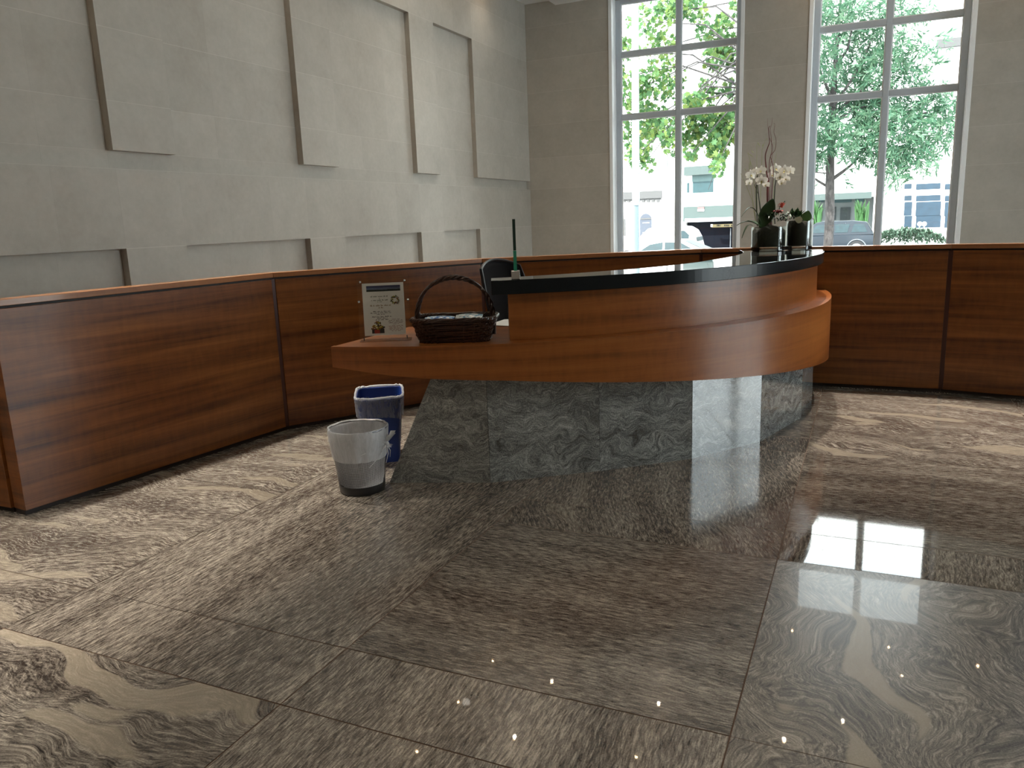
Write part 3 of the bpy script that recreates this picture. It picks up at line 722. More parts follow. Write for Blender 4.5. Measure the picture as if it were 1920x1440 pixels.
# ------------------------------------------------------------------ papers and tray on the inner desk
pp = at_z(944, 608, 0.835)
b = MB(); b.grid(lambda u, v: Vector((pp.x - 0.11 + 0.20 * u + 0.05 * v, pp.y - 0.10 + 0.24 * v, 0.8375 + 0.012 * (u * (1 - u)) + 0.010 * v * v)), 8, 8)
tag(b.build('paper_sheet', M['paper'], smooth=True, solid=0.001), 'loose white paper sheet on the inner desk just right of the basket', 'paper')
q = at_z(957, 622, 0.835) + Vector((0.035, 0.06, 0)); tr_ = thing('wire_tray', (q.x, q.y, 0.835), 'grey wire letter holder standing behind the left end of the upper wooden panel', 'letter holder')
b = MB()
for o in (0, 0.05, 0.10):
    b.tube([(q.x - .03, q.y + o, .838), (q.x - .03, q.y + o, .97), (q.x - .015, q.y + o, .995), (q.x + .12, q.y + o, .995), (q.x + .12, q.y + o, .838)], 0.0035, 6)
b.build('wire_frame', M['chrome'], tr_, smooth=True); b = MB(); b.b2((q.x - .035, q.y - .01, .8352), (q.x + .13, q.y + .11, .845)); b.build('tray_base', M['black_plastic'], tr_)

# ------------------------------------------------------------------ office chair
CHP = Vector((-2.185, 5.22, 0)); ch = thing('office_chair', CHP, 'black mesh-backed office chair behind the desk, its back above the counter end', 'chair')
RC = Matrix.Rotation(R(77), 3, 'Z')   # faces the desk front on local -y


def CC(x, y, z): return CHP + RC @ Vector((x, y, z))


for k in range(5):
    w = 2 * PI * k / 5 + 0.3; b = MB(); b.tube([CC(0, 0, .12), CC(.16 * math.cos(w), .16 * math.sin(w), .10), CC(.30 * math.cos(w), .30 * math.sin(w), .075)], [.028, .022, .016], 8)
    lg = b.build('base_arm', M['black_plastic'], ch, smooth=True); b = MB()
    c0 = CC(.30 * math.cos(w), .30 * math.sin(w), .03); dd = RC @ Vector((-math.sin(w), math.cos(w), 0)); b.tube([c0 - dd * .022, c0 + dd * .022], .03, 14); b.build('caster', M['black_plastic'], lg, smooth=True)
b = MB(); b.lathe([(.03, .10), (.03, .28), (.02, .28), (.02, .44)], CHP, 16); b.build('gas_column', M['steel_dark'], ch, smooth=True)
b = MB(); b.grid(lambda u, v: CC(*(rrect(2 * PI * u, .25, .235, 4) * (math.sin(PI * v) ** 0.4)), .475 - .04 * math.cos(PI * v)), 40, 10); b.build('seat', M['black_mesh'], ch, smooth=True)
HBK = 0.72


def back(u, v, off=0.0):  # u -1..1 across, v 0..1 up
    wd = 0.205 + 0.055 * math.sin(PI * min(1, v * 0.75 + .1)); k_ = 1 - 0.30 * max(0, v - 0.78) / 0.22 * abs(u) ** 2
    return CC(u * wd, 0.235 + 0.10 * v * v + 0.03 * v - 0.06 * u * u + off, 0.50 + (HBK - 0.055 * u * u) * v)


b = MB(); b.grid(lambda u, v: back(2 * u - 1, v), 16, 16); b.build('backrest_mesh', M['black_mesh'], ch, smooth=True, solid=0.012)
rim = [back(-1, v / 14) for v in range(15)] + [back(-1 + 2 * u / 14, 1) for u in range(1, 15)] + [back(1, 1 - v / 14) for v in range(1, 15)] + [back(1 - 2 * u / 8, 0) for u in range(1, 9)]
b = MB(); b.tube(rim, 0.012, 8); tag(b.build('backrest_frame', plain('chair_frame', (0.008, 0.008, 0.009), 0.35, spec=.3), ch, smooth=True))
b = MB(); b.tube([CC(0, 0.05, .43), CC(0, .27, .44), CC(0, .30, .62), CC(0, .30, .85)], .022, 8); b.build('back_post', M['black_plastic'], ch, smooth=True)
for s_ in (-1, 1):
    b = MB(); b.tube([CC(s_ * .20, .05, .45), CC(s_ * .27, .05, .47), CC(s_ * .28, .06, .64)], .016, 8); b.box(CC(s_ * .28, .03, .655), (.07, .24, .03), RC); b.build('armrest', M['black_plastic'], ch, bevel=.004)

# ------------------------------------------------------------------ waste bins
t = NT('wire_mesh'); uv = t.n('ShaderNodeTexCoord').outputs['UV']; sx = t.n('ShaderNodeSeparateXYZ'); t.l(uv, sx.inputs[0])
fu = t.math('FRACT', t.math('MULTIPLY', sx.outputs[0], 150.0)); fv = t.math('FRACT', t.math('MULTIPLY', sx.outputs[1], 150.0))
hole = t.math('MULTIPLY', t.math('GREATER_THAN', fu, 0.30), t.math('GREATER_THAN', fv, 0.30))
pb_ = t.bsdf((0.03, 0.03, 0.032), 0.35, 0.7); tr = t.n('ShaderNodeBsdfTransparent'); mx = t.n('ShaderNodeMixShader'); t.l(hole, mx.inputs[0]); t.l(pb_.outputs[0], mx.inputs[1]); t.l(tr.outputs[0], mx.inputs[2])
M['mesh'] = t.done(mx)


def bagmat(name, c, tr_amt, sc=24):
    t = NT(name); f = t.noise(t.coord('Object', (1, 1, 0.35)), sc, 4, 0.6, 1.0); p = t.bsdf(c, 0.28, 0, f, 0.5, 0.012)
    d = t.n('ShaderNodeBsdfTransparent'); tl = t.n('ShaderNodeBsdfTranslucent'); tl.inputs[0].default_value = (*c, 1)
    m1 = t.n('ShaderNodeMixShader'); m1.inputs[0].default_value = 0.35; t.l(p.outputs[0], m1.inputs[1]); t.l(tl.outputs[0], m1.inputs[2])
    m2 = t.n('ShaderNodeMixShader'); t.l(t.math('MULTIPLY_ADD', t.noise(t.coord('Object', (1, 1, .25)), sc * 1.6, 4, .65, 1.5), .44, tr_amt - .22), m2.inputs[0]); t.l(m1.outputs[0], m2.inputs[1]); t.l(d.outputs[0], m2.inputs[2]); return t.done(m2)


M['bag'] = bagmat('clear_bag', (0.70, 0.71, 0.73), 0.34); M['bag_thin'] = bagmat('thin_bag', (0.64, 0.67, 0.74), 0.66)
BN = Vector((-2.622, 3.575, 0)); bn = thing('mesh_wastebasket', BN, 'round wire mesh wastebasket lined with a knotted clear plastic bag', 'bin')
HB = 0.375; r0_, r1_ = 0.128, 0.166


def br(z): return r0_ + (r1_ - r0_) * z / HB


b = MB(); b.lathe([(br(z), z) for z in (0.045, .12, .20, .28, .36)], BN, 64, closed=True); b.build('mesh_side', M['mesh'], bn, smooth=True)
b = MB(); b.lathe([(0.0, 0.002), (r0_ - .003, 0.002), (r0_ + .001, .006), (br(.048) + .0015, .05), (br(.048) - .003, .05), (r0_ - .006, .012), (0, .012)], BN, 48); b.build('solid_base', plain('bin_base', (0.012, 0.012, 0.013), .3), bn, smooth=True)
b = MB(); b.tube([BN + Vector((br(HB) * math.cos(2 * PI * k / 60), br(HB) * math.sin(2 * PI * k / 60), HB)) for k in range(61)], .0050, 8, cap=False); b.build('rim', plain('bin_rim', (.16, .16, .17), .35, .6), bn, smooth=True)


def crumple(amp, seed, fq=7):
    def fn(r, z, w): return r * 1 + amp * mnoise.noise(Vector((math.cos(w) * fq * .35, math.sin(w) * fq * .35, z * 9 + seed))) + amp * .10 * math.sin(w * 31 + z * 20 + seed) + amp * .22 * math.sin(w * 9 - z * 38 + seed), z
    return fn


b = MB(); b.lathe([(0.03, .03), (.10, .028), (.116, .04), (br(.10) - .008, .10), (br(.2) - .008, .20), (br(.3) - .006, .30), (br(HB) - .006, HB - .004)], BN, 80, fn=crumple(.012, 1, 9), closed=True)
b.build('bag_lining', M['bag'], bn, smooth=True)
b = MB(); b.lathe([(br(HB) - .006, HB + .002), (br(HB) + .004, HB + .008), (br(HB) + .007, HB), (br(.32) + .007, .32), (br(.27) + .009, .27), (br(.205) + .006, .205)], BN, 96, fn=crumple(.009, 4, 11), closed=True)
cuff = b.build('bag_cuff', M['bag'], bn, smooth=True)
kd = Vector((0.80, 0.12, 0)).normalized(); kp = BN + kd * (br(.29) + .012) + Vector((0, 0, .285)); kt = Vector((-kd.y, kd.x, 0)); b = MB()
b.ball(kp, (.018, .016, .016), 12, 8)
for (du, dz, ln, wd) in ((.5, 1, .085, .024), (-.1, 1.3, .05, .026), (.9, .9, .075, .022), (.3, -.3, .03, .02)):
    d = (kd * .55 + kt * du * .5 + Vector((0, 0, dz))).normalized(); sd = d.cross(kd).normalized()
    b.grid(lambda u, v: kp + d * (ln * v) + sd * ((u - .5) * 2 * wd * (.15 + v * .85)) * (1 - .3 * v) + kd * (.010 * math.sin(u * 17 + dz * 3) * v), 14, 6)
for k in range(12):  # folds pulled towards the knot
    a = R(-75 + 150 * k / 11); pt = BN + (Matrix.Rotation(a, 3, 'Z') @ kd) * (br(.33) + .010) + Vector((0, 0, .355 - .16 * (k % 3) / 2 - .02)); b.tube([pt, pt.lerp(kp, .5) + kd * .013, kp], [.0015, .003, .006], 5)
b.build('bag_knot', M['bag'], cuff, smooth=True)

BD = Vector((math.sin(R(-33)), math.cos(R(-33)), 0)); BS = Vector((BD.y, -BD.x, 0)); BBc = Vector((-2.875, 4.18, 0))
bb = thing('blue_bin', BBc, 'rectangular blue recycling bin with a thin clear liner behind the mesh wastebasket', 'bin')
HBB = 0.425


def bbp(a, z, g=0.0, p=7):
    s = z / HBB; q = rrect(a, .108 + .036 * s + g, .150 + .038 * s + g, p); return BBc + BS * q.x + BD * q.y + Vector((0, 0, z))


blue = plain('blue_plastic', (0.010, 0.036, 0.20), 0.35, var=.05)
b = MB(); zs = [.001, .15, .30, HBB - .03, HBB]
b.grid(lambda u, v: bbp(2 * PI * u, HBB * v), 72, 8); b.grid(lambda u, v: bbp(-2 * PI * u, .01 + (HBB - .01) * v, -.005), 72, 8)
b.add([bbp(2 * PI * k / 72, .004) for k in range(72)], [tuple(range(72))]); b.build('tub', blue, bb, smooth=True)
b = MB(); b.tube([bbp(2 * PI * k / 80, HBB, .004) for k in range(81)], .0085, 8, cap=False); b.build('rolled_rim', blue, bb, smooth=True)
b = MB(); b.grid(lambda u, v: bbp(2 * PI * u, HBB + .009 - .125 * v * (1 + .35 * mnoise.noise(Vector((math.cos(2 * PI * u) * 2, math.sin(2 * PI * u) * 2, 3)))), .014 + .004 * math.sin(u * 150) * v + .005 * mnoise.noise(Vector((u * 20, v * 4, 1)))), 140, 8)
b.grid(lambda u, v: bbp(2 * PI * u, HBB + .009 - .30 * v, .012 * (1 - v) ** 3 - .010 - .006 * abs(math.sin(u * 60)) * v), 140, 8)
b.build('liner_bag', M['bag_thin'], bb, smooth=True)
b = MB(); b.tube([bbp(2 * PI * k / 120, HBB + .012 + .003 * math.sin(k * .9), .006 + .003 * math.sin(k * 1.7)) for k in range(121)], .0075, 6, cap=False); b.build('liner_fold', M['bag'], bb, smooth=True)
b = MB(); b.grid(lambda u, v: bbp(R(14 + 8 * u) if False else R(-16 + 20 * u), .10 + .24 * v, .003), 6, 4); tag(b.build('label_strip', plain('bin_label', (.62, .62, .60), .5), bb), 'pale label strip on the side')

# ------------------------------------------------------------------ vases, orchids and small plants
HZ = 1.18
V1 = Vector((-0.758, 6.80, HZ)); V2 = Vector((-0.527, 6.86, HZ))


def vase(c, rad, h, label, soil_h):
    t = thing('glass_vase', c, label, 'vase', 'glass cylinder planters on the counter')
    b = MB(); b.lathe([(rad - .012, .002), (rad, .005), (rad, .034)], c, 56); b.build('thick_base', M['vase_base'], t, smooth=True)
    b = MB(); b.lathe([(rad, .034), (rad, h - .003), (rad - .003, h), (rad - .006, h - .003), (rad - .006, .036)], c, 56, closed=True); b.build('glass_wall', M['vase'], t, smooth=True)
    b = MB(); b.lathe([(0, .036), (rad - .0065, .037), (rad - .0065, soil_h - .03), (rad * .8, soil_h), (0, soil_h + .02)], c, 56, fn=lambda r, z, w: (r, z + (.012 * math.sin(w * 5 + r * 40) if z > .1 else 0))); b.build('dark_moss', M['soil'], t, smooth=True)
    return t


vase(V1, 0.136, 0.195, 'left glass cylinder vase packed with dark moss, holding the tall orchids', 0.182)
vase(V2, 0.101, 0.236, 'right glass cylinder vase of dark moss holding the low green plants', 0.224)
M['leaf_dark'] = plain('leaf_dark', (0.014, 0.050, 0.012), 0.3, var=.25, scale=14)
M['leaf_mid'] = plain('leaf_mid', (0.06, 0.14, 0.035), 0.35, var=.25, scale=14)
M['leaf_pale'] = plain('leaf_pale', (0.30, 0.34, 0.13), 0.45, var=.2)
M['stem'] = plain('stem_dark', (0.030, 0.034, 0.016), 0.5)
t = NT('orchid_petal'); f = t.noise(t.coord('Object'), 18, 3); pp_ = t.bsdf(t.mix(f, (0.76, 0.74, 0.68), (0.84, 0.83, 0.79)), 0.5); tl = t.n('ShaderNodeBsdfTranslucent'); tl.inputs[0].default_value = (.8, .78, .7, 1)
mx = t.n('ShaderNodeMixShader'); mx.inputs[0].default_value = .3; t.l(pp_.outputs[0], mx.inputs[1]); t.l(tl.outputs[0], mx.inputs[2]); M['petal'] = t.done(mx)
M['lip'] = plain('orchid_lip', (0.42, 0.36, 0.12), 0.5, var=.3, scale=90)


def pp3(x, y, Y): return at_y(x, y, Y)


def leaf(b, p0, p1, wid, bend, up=Vector((0, 0, 1)), n=10, cup=.25, tip=1.0):
    p0, p1 = Vector(p0), Vector(p1); d = p1 - p0; sd = d.cross(up); sd = sd.normalized() if sd.length > 1e-6 else Vector((1, 0, 0)); nn = sd.cross(d).normalized()
    b.grid(lambda u, v: p0 + d * u + Vector((0, 0, bend)) * math.sin(PI * u) + sd * ((v - .5) * 2 * wid * (math.sin(PI * min(1, (u * .93 + .05)) ** tip) ** .8)) + nn * (cup * wid * (2 * v - 1) ** 2), n, 4)


YF = 6.80
FACE = -Vector((pp3(1440, 340, YF).x, YF, 0)).normalized()


def flower(parent, c, size, turn, tiltv, seed):
    rr = random.Random(seed); f = (Matrix.Rotation(turn, 3, 'Z') @ FACE + Vector((0, 0, tiltv))).normalized(); rgt = f.cross(Vector((0, 0, 1))).normalized(); up = rgt.cross(f); b = MB()
    for a, ln, wd in ((90, .95, .42), (215, .95, .40), (325, .95, .40), (10, 1.0, .78), (170, 1.0, .78)):
        a = R(a + rr.uniform(-6, 6)); d = rgt * math.cos(a) + up * math.sin(a); sd = f.cross(d)
        b.grid(lambda u, v: Vector(c) + d * (size * ln * u) + sd * ((v - .5) * 2 * size * wd * .62 * math.sin(PI * min(1, u * .86 + .08)) ** .7) + f * (size * (.10 * u - .22 * u * u * (1 + (v - .5) ** 2) + (.02 if wd > .6 else 0))), 8, 6)
    o = b.build('flower', M['petal'], parent, smooth=True); b = MB()
    b.ball(Vector(c) + f * size * .12 - up * size * .12, (size * .13, size * .13, size * .17), 8, 6); b.grid(lambda u, v: Vector(c) + f * size * (.12 + .28 * u) - up * size * (.15 + .25 * u * u) + rgt * (v - .5) * size * .34 * (1 - .5 * u), 5, 4)
    b.build('lip', M['lip'], o, smooth=True)


def orchid(label, base, stems, flowers, buds=()):
    t = thing('orchid_plant', base, label, 'orchid', 'white orchids in the glass vase')
    for pts, r_ in stems: b = MB(); b.tube(pts, [r_] * (len(pts) - 1) + [r_ * .6], 7); b.build('stem', M['stem'], t, smooth=True)
    for k, (x, y, Y, s, tu, ti) in enumerate(flowers): flower(t, pp3(x, y, Y), s, tu, ti, k + 11)
    return t


o1 = orchid('left white orchid cluster on two tall dark stems in the left vase', (pp3(1419, 425, YF).x, YF, HZ + .18),
            [([pp3(1420, 424, YF), pp3(1419, 400, YF), pp3(1418, 360, YF), pp3(1418, 345, YF), pp3(1421, 326, YF)], .0046), ([pp3(1429, 424, YF), pp3(1425, 390, YF), pp3(1421, 355, YF), pp3(1419, 330, YF)], .0042), ([pp3(1428, 400, YF), pp3(1422, 365, YF + .02), pp3(1414, 345, YF)], .0028)],
            [(1408, 328, YF - .03, .046, .5, .05), (1427, 320, YF - .02, .044, -.3, .1), (1405, 342, YF - .02, .036, .7, -.25), (1428, 339, YF - .05, .050, -.1, -.1), (1418, 320, YF + .03, .034, .2, .3), (1436, 346, YF - .02, .034, -.5, -.3)])
b = MB()
leaf(b, pp3(1426, 428, YF - .06), pp3(1450, 373, YF - .02), .058, .0, up=FACE, cup=.15, n=14); leaf(b, pp3(1428, 420, YF - .1), pp3(1390, 407, YF - .16), .016, .10); leaf(b, pp3(1421, 422, YF - .1), pp3(1381, 423, YF - .2), .013, .03)
leaf(b, pp3(1412, 424, YF - .12), pp3(1391, 447, YF - .17), .014, .05); leaf(b, pp3(1424, 424, YF - .1), pp3(1398, 416, YF - .05), .022, .02)
b.build('leaves', M['leaf_dark'], o1, smooth=True, solid=.002)
o2 = orchid('right white orchid cluster on one dark stem between the two vases', (pp3(1453, 420, YF + .1).x, YF + .1, HZ + .18),
            [([pp3(1453, 420, YF + .1), pp3(1451, 390, YF + .1), pp3(1453, 350, YF + .1), pp3(1457, 328, YF + .1), pp3(1468, 318, YF + .08)], .0046)],
            [(1455, 316, YF + .06, .046, .3, .1), (1471, 320, YF + .05, .050, -.3, .05), (1482, 320, YF + .08, .042, -.7, 0), (1463, 331, YF + .04, .044, -.2, -.15), (1474, 335, YF + .06, .040, -.8, -.25), (1466, 342, YF + .06, .036, -.4, -.4), (1447, 328, YF + .09, .040, .6, .0)])

# curly red branches (each one countable) and dry grass wisps
M['red_branch'] = plain('red_branch', (0.115, 0.012, 0.010), 0.45, var=.2)
RBR = [('thick red curly branch swinging furthest left above the flowers', [(1440, 425), (1439, 372), (1439, 350), (1440, 340), (1437, 318), (1435, 292), (1440, 275), (1443, 265), (1441, 242), (1444, 236)], .0095),
       ('red curly branch rising highest between its neighbours', [(1444, 425), (1442, 372), (1442, 322), (1443, 300), (1447, 282), (1446, 258), (1444, 244), (1447, 232), (1448, 221)], .0045),
       ('thin red curly branch bending furthest right to a hooked tip', [(1447, 425), (1447, 372), (1450, 320), (1447, 302), (1445, 292), (1453, 281), (1455, 262), (1451, 248), (1453, 234), (1451, 231)], .0045),
       ('short slender red branch in the middle, its tip left of the highest one', [(1445, 425), (1445, 372), (1446, 340), (1444, 318), (1447, 298), (1449, 276), (1443, 258), (1440, 240), (1439, 222)], .0035)]
for k, (lb, pts, r_) in enumerate(RBR):
    Yk = YF + .02 + .015 * k; P3 = [pp3(x, y, Yk + .012 * math.sin(i * 1.3 + k)) for i, (x, y) in enumerate(pts)]
    cat_ = []
    for i in range(len(P3) - 1):  # smooth the run with a Catmull-Rom pass
        p0, p1, p2, p3 = P3[max(0, i - 1)], P3[i], P3[i + 1], P3[min(len(P3) - 1, i + 2)]
        for s_ in range(5): q = s_ / 5; cat_.append(.5 * ((2 * p1) + (p2 - p0) * q + (2 * p0 - 5 * p1 + 4 * p2 - p3) * q * q + (3 * p1 - p0 - 3 * p2 + p3) * q ** 3))
    cat_.append(P3[-1]); n_ = len(cat_); b = MB(); b.tube(cat_, [r_ * (1 - .82 * (i / n_) ** .7) for i in range(n_)], 7)
    tag(b.build('curly_branch', M['red_branch'], smooth=True), lb, 'branch', 'red curly branches among the orchids')
GR = [[(1418, 420), (1410, 375), (1396, 340), (1389, 325)], [(1418, 420), (1408, 350), (1404, 305), (1406, 318)], [(1420, 420), (1419, 330), (1419, 272), (1422, 268)], [(1424, 420), (1428, 320), (1429, 280), (1435, 262)], [(1420, 420), (1412, 320), (1402, 286), (1412, 294)], [(1450, 420), (1451, 330), (1453, 300), (1457, 286)]]
b = MB()
for k, pts in enumerate(GR): b.tube([pp3(x, y, YF - .01 + .01 * k) for x, y in pts], [.002, .0016, .0013, .001], 5)
for (x, y, x2, y2) in ((1403, 288, 1413, 295), (1406, 302, 1407, 313), (1429, 275, 1431, 270), (1436, 262, 1438, 259), (1396, 316, 1398, 320), (1420, 266, 1425, 275), (1408, 282, 1413, 287)): b.tube([pp3(x, y, YF), pp3((x + x2) / 2 + .5, (y + y2) / 2, YF), pp3(x2, y2, YF)], [.001, .003, .001], 5)
tag(b.build('dry_grass', M['leaf_pale'], smooth=True), 'spray of thin dry grass wisps rising left of the red branches', 'grass', kind='stuff')
# red bract plant
rb = thing('bromeliad_plant', (pp3(1462, 410, 6.74).x, 6.74, HZ + .2), 'small plant with spread red bracts below the orchid flowers', 'plant'); b = MB(); rr = random.Random(4)
for k in range(13):
    x0, y0 = 1461 + rr.uniform(-5, 5), 399 + rr.uniform(-1, 2); a = R(rr.uniform(10, 170)); L = rr.uniform(8, 15); leaf(b, pp3(x0, y0, 6.74), pp3(x0 + L * math.cos(a), y0 - L * .38 * math.sin(a), 6.74 + rr.uniform(-.08, .08)), .011, .012)
b.build('red_bracts', plain('red_bract', (0.34, 0.020, 0.020), .4, var=.3, scale=40), rb, smooth=True); b = MB()
for k in range(7): a = R(60 + 25 * k); leaf(b, pp3(1467, 390, 6.78), pp3(1468 + 11 * math.cos(a), 386 - 7 * math.sin(a), 6.76), .008, .004)
tag(b.build('pink_bracts', plain('pink_bract', (0.62, 0.16, 0.12), .45, var=.2), rb, smooth=True), 'paler coral bracts'); b = MB()
for k in range(34): a = R(rr.uniform(0, 360)); x0, y0 = 1455 + rr.uniform(-16, 20), 409 + rr.uniform(-6, 6); leaf(b, pp3(x0, y0, 6.74), pp3(x0 + 9 * math.cos(a), y0 - 5 * math.sin(a), 6.74 + rr.uniform(-.1, .1)), .010, .015)
b.tube([pp3(1460, 399, 6.74), pp3(1462, 388, 6.77), pp3(1472, 377, 6.79)], .004, 6); b.build('green_leaves', M['leaf_dark'], rb, smooth=True)
sc = thing('succulent_plant', (V2.x, V2.y, HZ + .25), 'spiky dark green succulent growing in the right vase', 'plant'); b = MB(); rr = random.Random(8)
for k in range(46): x0, y0 = 1491 + rr.uniform(-9, 12), 407 + rr.uniform(-6, 5); a = R(rr.uniform(35, 145)); L = rr.uniform(7, 15); leaf(b, pp3(x0, y0, V2.y - .03), pp3(x0 + L * math.cos(a), y0 - L * math.sin(a), V2.y - .03 + rr.uniform(-.06, .06)), .0085, .0)
b.build('spiky_leaves', M['leaf_dark'], sc, smooth=True)
rl = thing('paddle_plant', (V2.x + .04, V2.y - .07, HZ + .25), 'plant with two rounded paddle leaves at the rim of the right vase', 'plant'); b = MB(); leaf(b, pp3(1510, 414, V2.y - .1), pp3(1516, 395, V2.y - .1), .040, 0, up=FACE, n=10, cup=.1, tip=.8); b.build('green_paddle', M['leaf_mid'], rl, smooth=True, solid=.003)
b = MB(); leaf(b, pp3(1504, 414, V2.y - .12), pp3(1490, 410, V2.y - .12), .026, 0.0, up=FACE, n=8, cup=.1, tip=.8); cream = plain('cream_leaf', (.55, .55, .38), .4); b.build('cream_paddle', cream, rl, smooth=True); b = MB(); leaf(b, pp3(1512, 413, V2.y - .05), pp3(1527, 412, V2.y - .05), .015, .01); b.build('cream_paddle', cream, rl, smooth=True)

# ------------------------------------------------------------------ outside: street, buildings, trees, cars
GZ = -0.87
asphalt = plain('asphalt', (0.12, 0.12, 0.12), .9); pave = plain('pavement', (0.45, 0.44, 0.42), .9)
tag(MB().b2((-60, WY + WT, GZ - .3), (60, 70, GZ)).build('street', asphalt), kind='structure')
tag(MB().b2((-60, WY + WT + .05, GZ), (60, 23.6, GZ + .13)).build('sidewalk_near', pave), kind='structure')
tag(MB().b2((-60, 45.6, GZ), (60, 49.9, GZ + .13)).build('sidewalk_far', pave), kind='structure')
white = plain('white_facade', (0.80, 0.79, 0.77), .8, var=.03, scale=4); teal = plain('teal_glass', (0.012, 0.042, 0.048), .5, var=.3, scale=6); trimg = plain('grey_trim', (0.070, 0.068, 0.068), .7)
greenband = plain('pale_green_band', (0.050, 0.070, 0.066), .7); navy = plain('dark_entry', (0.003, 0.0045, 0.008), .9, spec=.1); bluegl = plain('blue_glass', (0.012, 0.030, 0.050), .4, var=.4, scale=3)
bluegrey = plain('blue_grey_door', (0.052, 0.060, 0.080), .6)
YB = 50.0


def rect3(b, x0, y0, x1, y1, Y, dep=.1, mi=0):  # a box whose front face spans two image corners on plane Y
    p, q = at_y(x0, y0, Y), at_y(x1, y1, Y); b.b2((min(p.x, q.x), Y, min(p.z, q.z)), (max(p.x, q.x), Y + dep, max(p.z, q.z)), mi); return b


# old white house on the left
h = thing('white_house', (-10, YB, GZ), 'sunlit white old house with an arched door, across the street in the left window', 'building')
xr = at_y(1248, 400, YB).x; MB().b2((-50, YB, GZ), (xr, YB + 8, 20)).build('facade', white, h)
b = MB(); rect3(b, 1120, 363, 1240, 371, YB - .22, .22); rect3(b, 1120, 371, 1239, 374, YB - .14, .14)
for k in range(12): x = 1130 + k * 9.2; rect3(b, x, 374, x + 4.5, 379, YB - .16, .16)
b.build('cornice', trimg, h)
p0, p1 = at_y(1200, 456, YB), at_y(1222, 400, YB); b = MB(); cx, hw, zt = (p0.x + p1.x) / 2, (p1.x - p0.x) / 2, p1.z - (p1.x - p0.x) / 2
poly = [(cx - hw, GZ), (cx + hw, GZ)] + [(cx + hw * math.cos(R(a)), zt + hw * math.sin(R(a))) for a in range(0, 181, 15)]
b.add([(x, YB - .02, z) for x, z in poly] + [(x, YB + .05, z) for x, z in poly], [tuple(range(len(poly)))] + [(i, (i + 1) % len(poly), len(poly) + (i + 1) % len(poly), len(poly) + i) for i in range(len(poly))])
dr = b.build('arched_door', bluegrey, h); b = MB(); rect3(b, 1201, 409, 1221, 411, YB - .05, .05); b.build('door_rail', trimg, dr)
for y_ in (417.5, 436): b = MB(); rect3(b, 1205, y_, 1217.5, y_ + .5, YB - .04, .03); b.build('door_rail', white, dr)
b = MB(); rect3(b, 1155, 415, 1168, 437, YB - .03, .05); b.build('window', teal, h); b = MB(); rect3(b, 1169, 410, 1172, 443, YB - .12, .12); b.build('shutter', trimg, h)
# parking garage
g = thing('garage_building', (-3, YB, GZ), 'pale building with a dark parking garage entrance behind the orchids, in the left window', 'building')
xl, xr2 = xr + .05, at_y(1440, 400, YB).x; ptop = at_y(1340, 412, YB).z
b = MB(); b.b2((xl, YB + .3, ptop), (xr2, YB + 8, 20)); le = at_y(1284, 430, YB).x; b.b2((xl, YB + .3, GZ), (le, YB + 8, ptop)); b.build('facade', white, g)
MB().b2((le, YB + .7, GZ), (xr2, YB + 8, ptop)).build('garage_shade_block', navy, g)  # solid near-black block, its colour stands in for the unlit inside
b = MB(); rect3(b, 1281, 388, 1420, 411, YB, .3); b.build('fascia_band', greenband, g); b = MB(); rect3(b, 1284, 410, 1420, 412.5, YB - .06, .1); b.build('band_edge', plain('edge_pale', (.5, .55, .55), .6), g)
b = MB(); rect3(b, 1308, 388.5, 1320, 392, YB - .06, .06); b.build('red_notice', plain('faded_red', (.26, .085, .085), .7), g); b = MB(); rect3(b, 1308, 392, 1320, 396, YB - .05, .05); b.build('white_notice', white, g)
b = MB(); rect3(b, 1334, 421, 1400, 424.6, YB - .25, .12); sg2 = b.build('entrance_sign', plain('gold_sign', (.075, .055, .016), .5), g); rs = random.Random(2)
for x in (1344, 1346.6, 1348, 1350.5, 1358, 1361, 1363.5, 1366, 1371, 1373.2, 1376, 1378, 1380): b = MB(); rect3(b, x, 421.2, x + rs.uniform(.7, 1.5), 424.2, YB - .27, .02); b.build('letter_stroke', navy, sg2)
b = MB(); rect3(b, 1332.5, 420.6, 1336, 425.2, YB - .28, .2); b.build('sign_cap', plain('sign_cap_pale', (.4, .38, .36), .5), sg2)
for x in (1369, 1374): b = MB(); rect3(b, x, 428, x + .9, 470, YB + .5, .08); b.build('entry_pole', plain('pole_grey', (.09, .10, .11), .5), g)
b = MB(); rect3(b, 1299, 340, 1337, 360, YB + .24, .1); b.build('window', teal, g); b = MB(); rect3(b, 1288, 343, 1292, 361, YB + .24, .1); b.build('window', teal, g)
b = MB(); rect3(b, 1282, 313, 1338, 326, YB - .2, .5); b.build('awning', greenband, g); b = MB(); rect3(b, 1298, 327, 1338, 339, YB + .22, .1); b.build('blind', plain('pale_blind', (.075, .12, .118), .7), g)
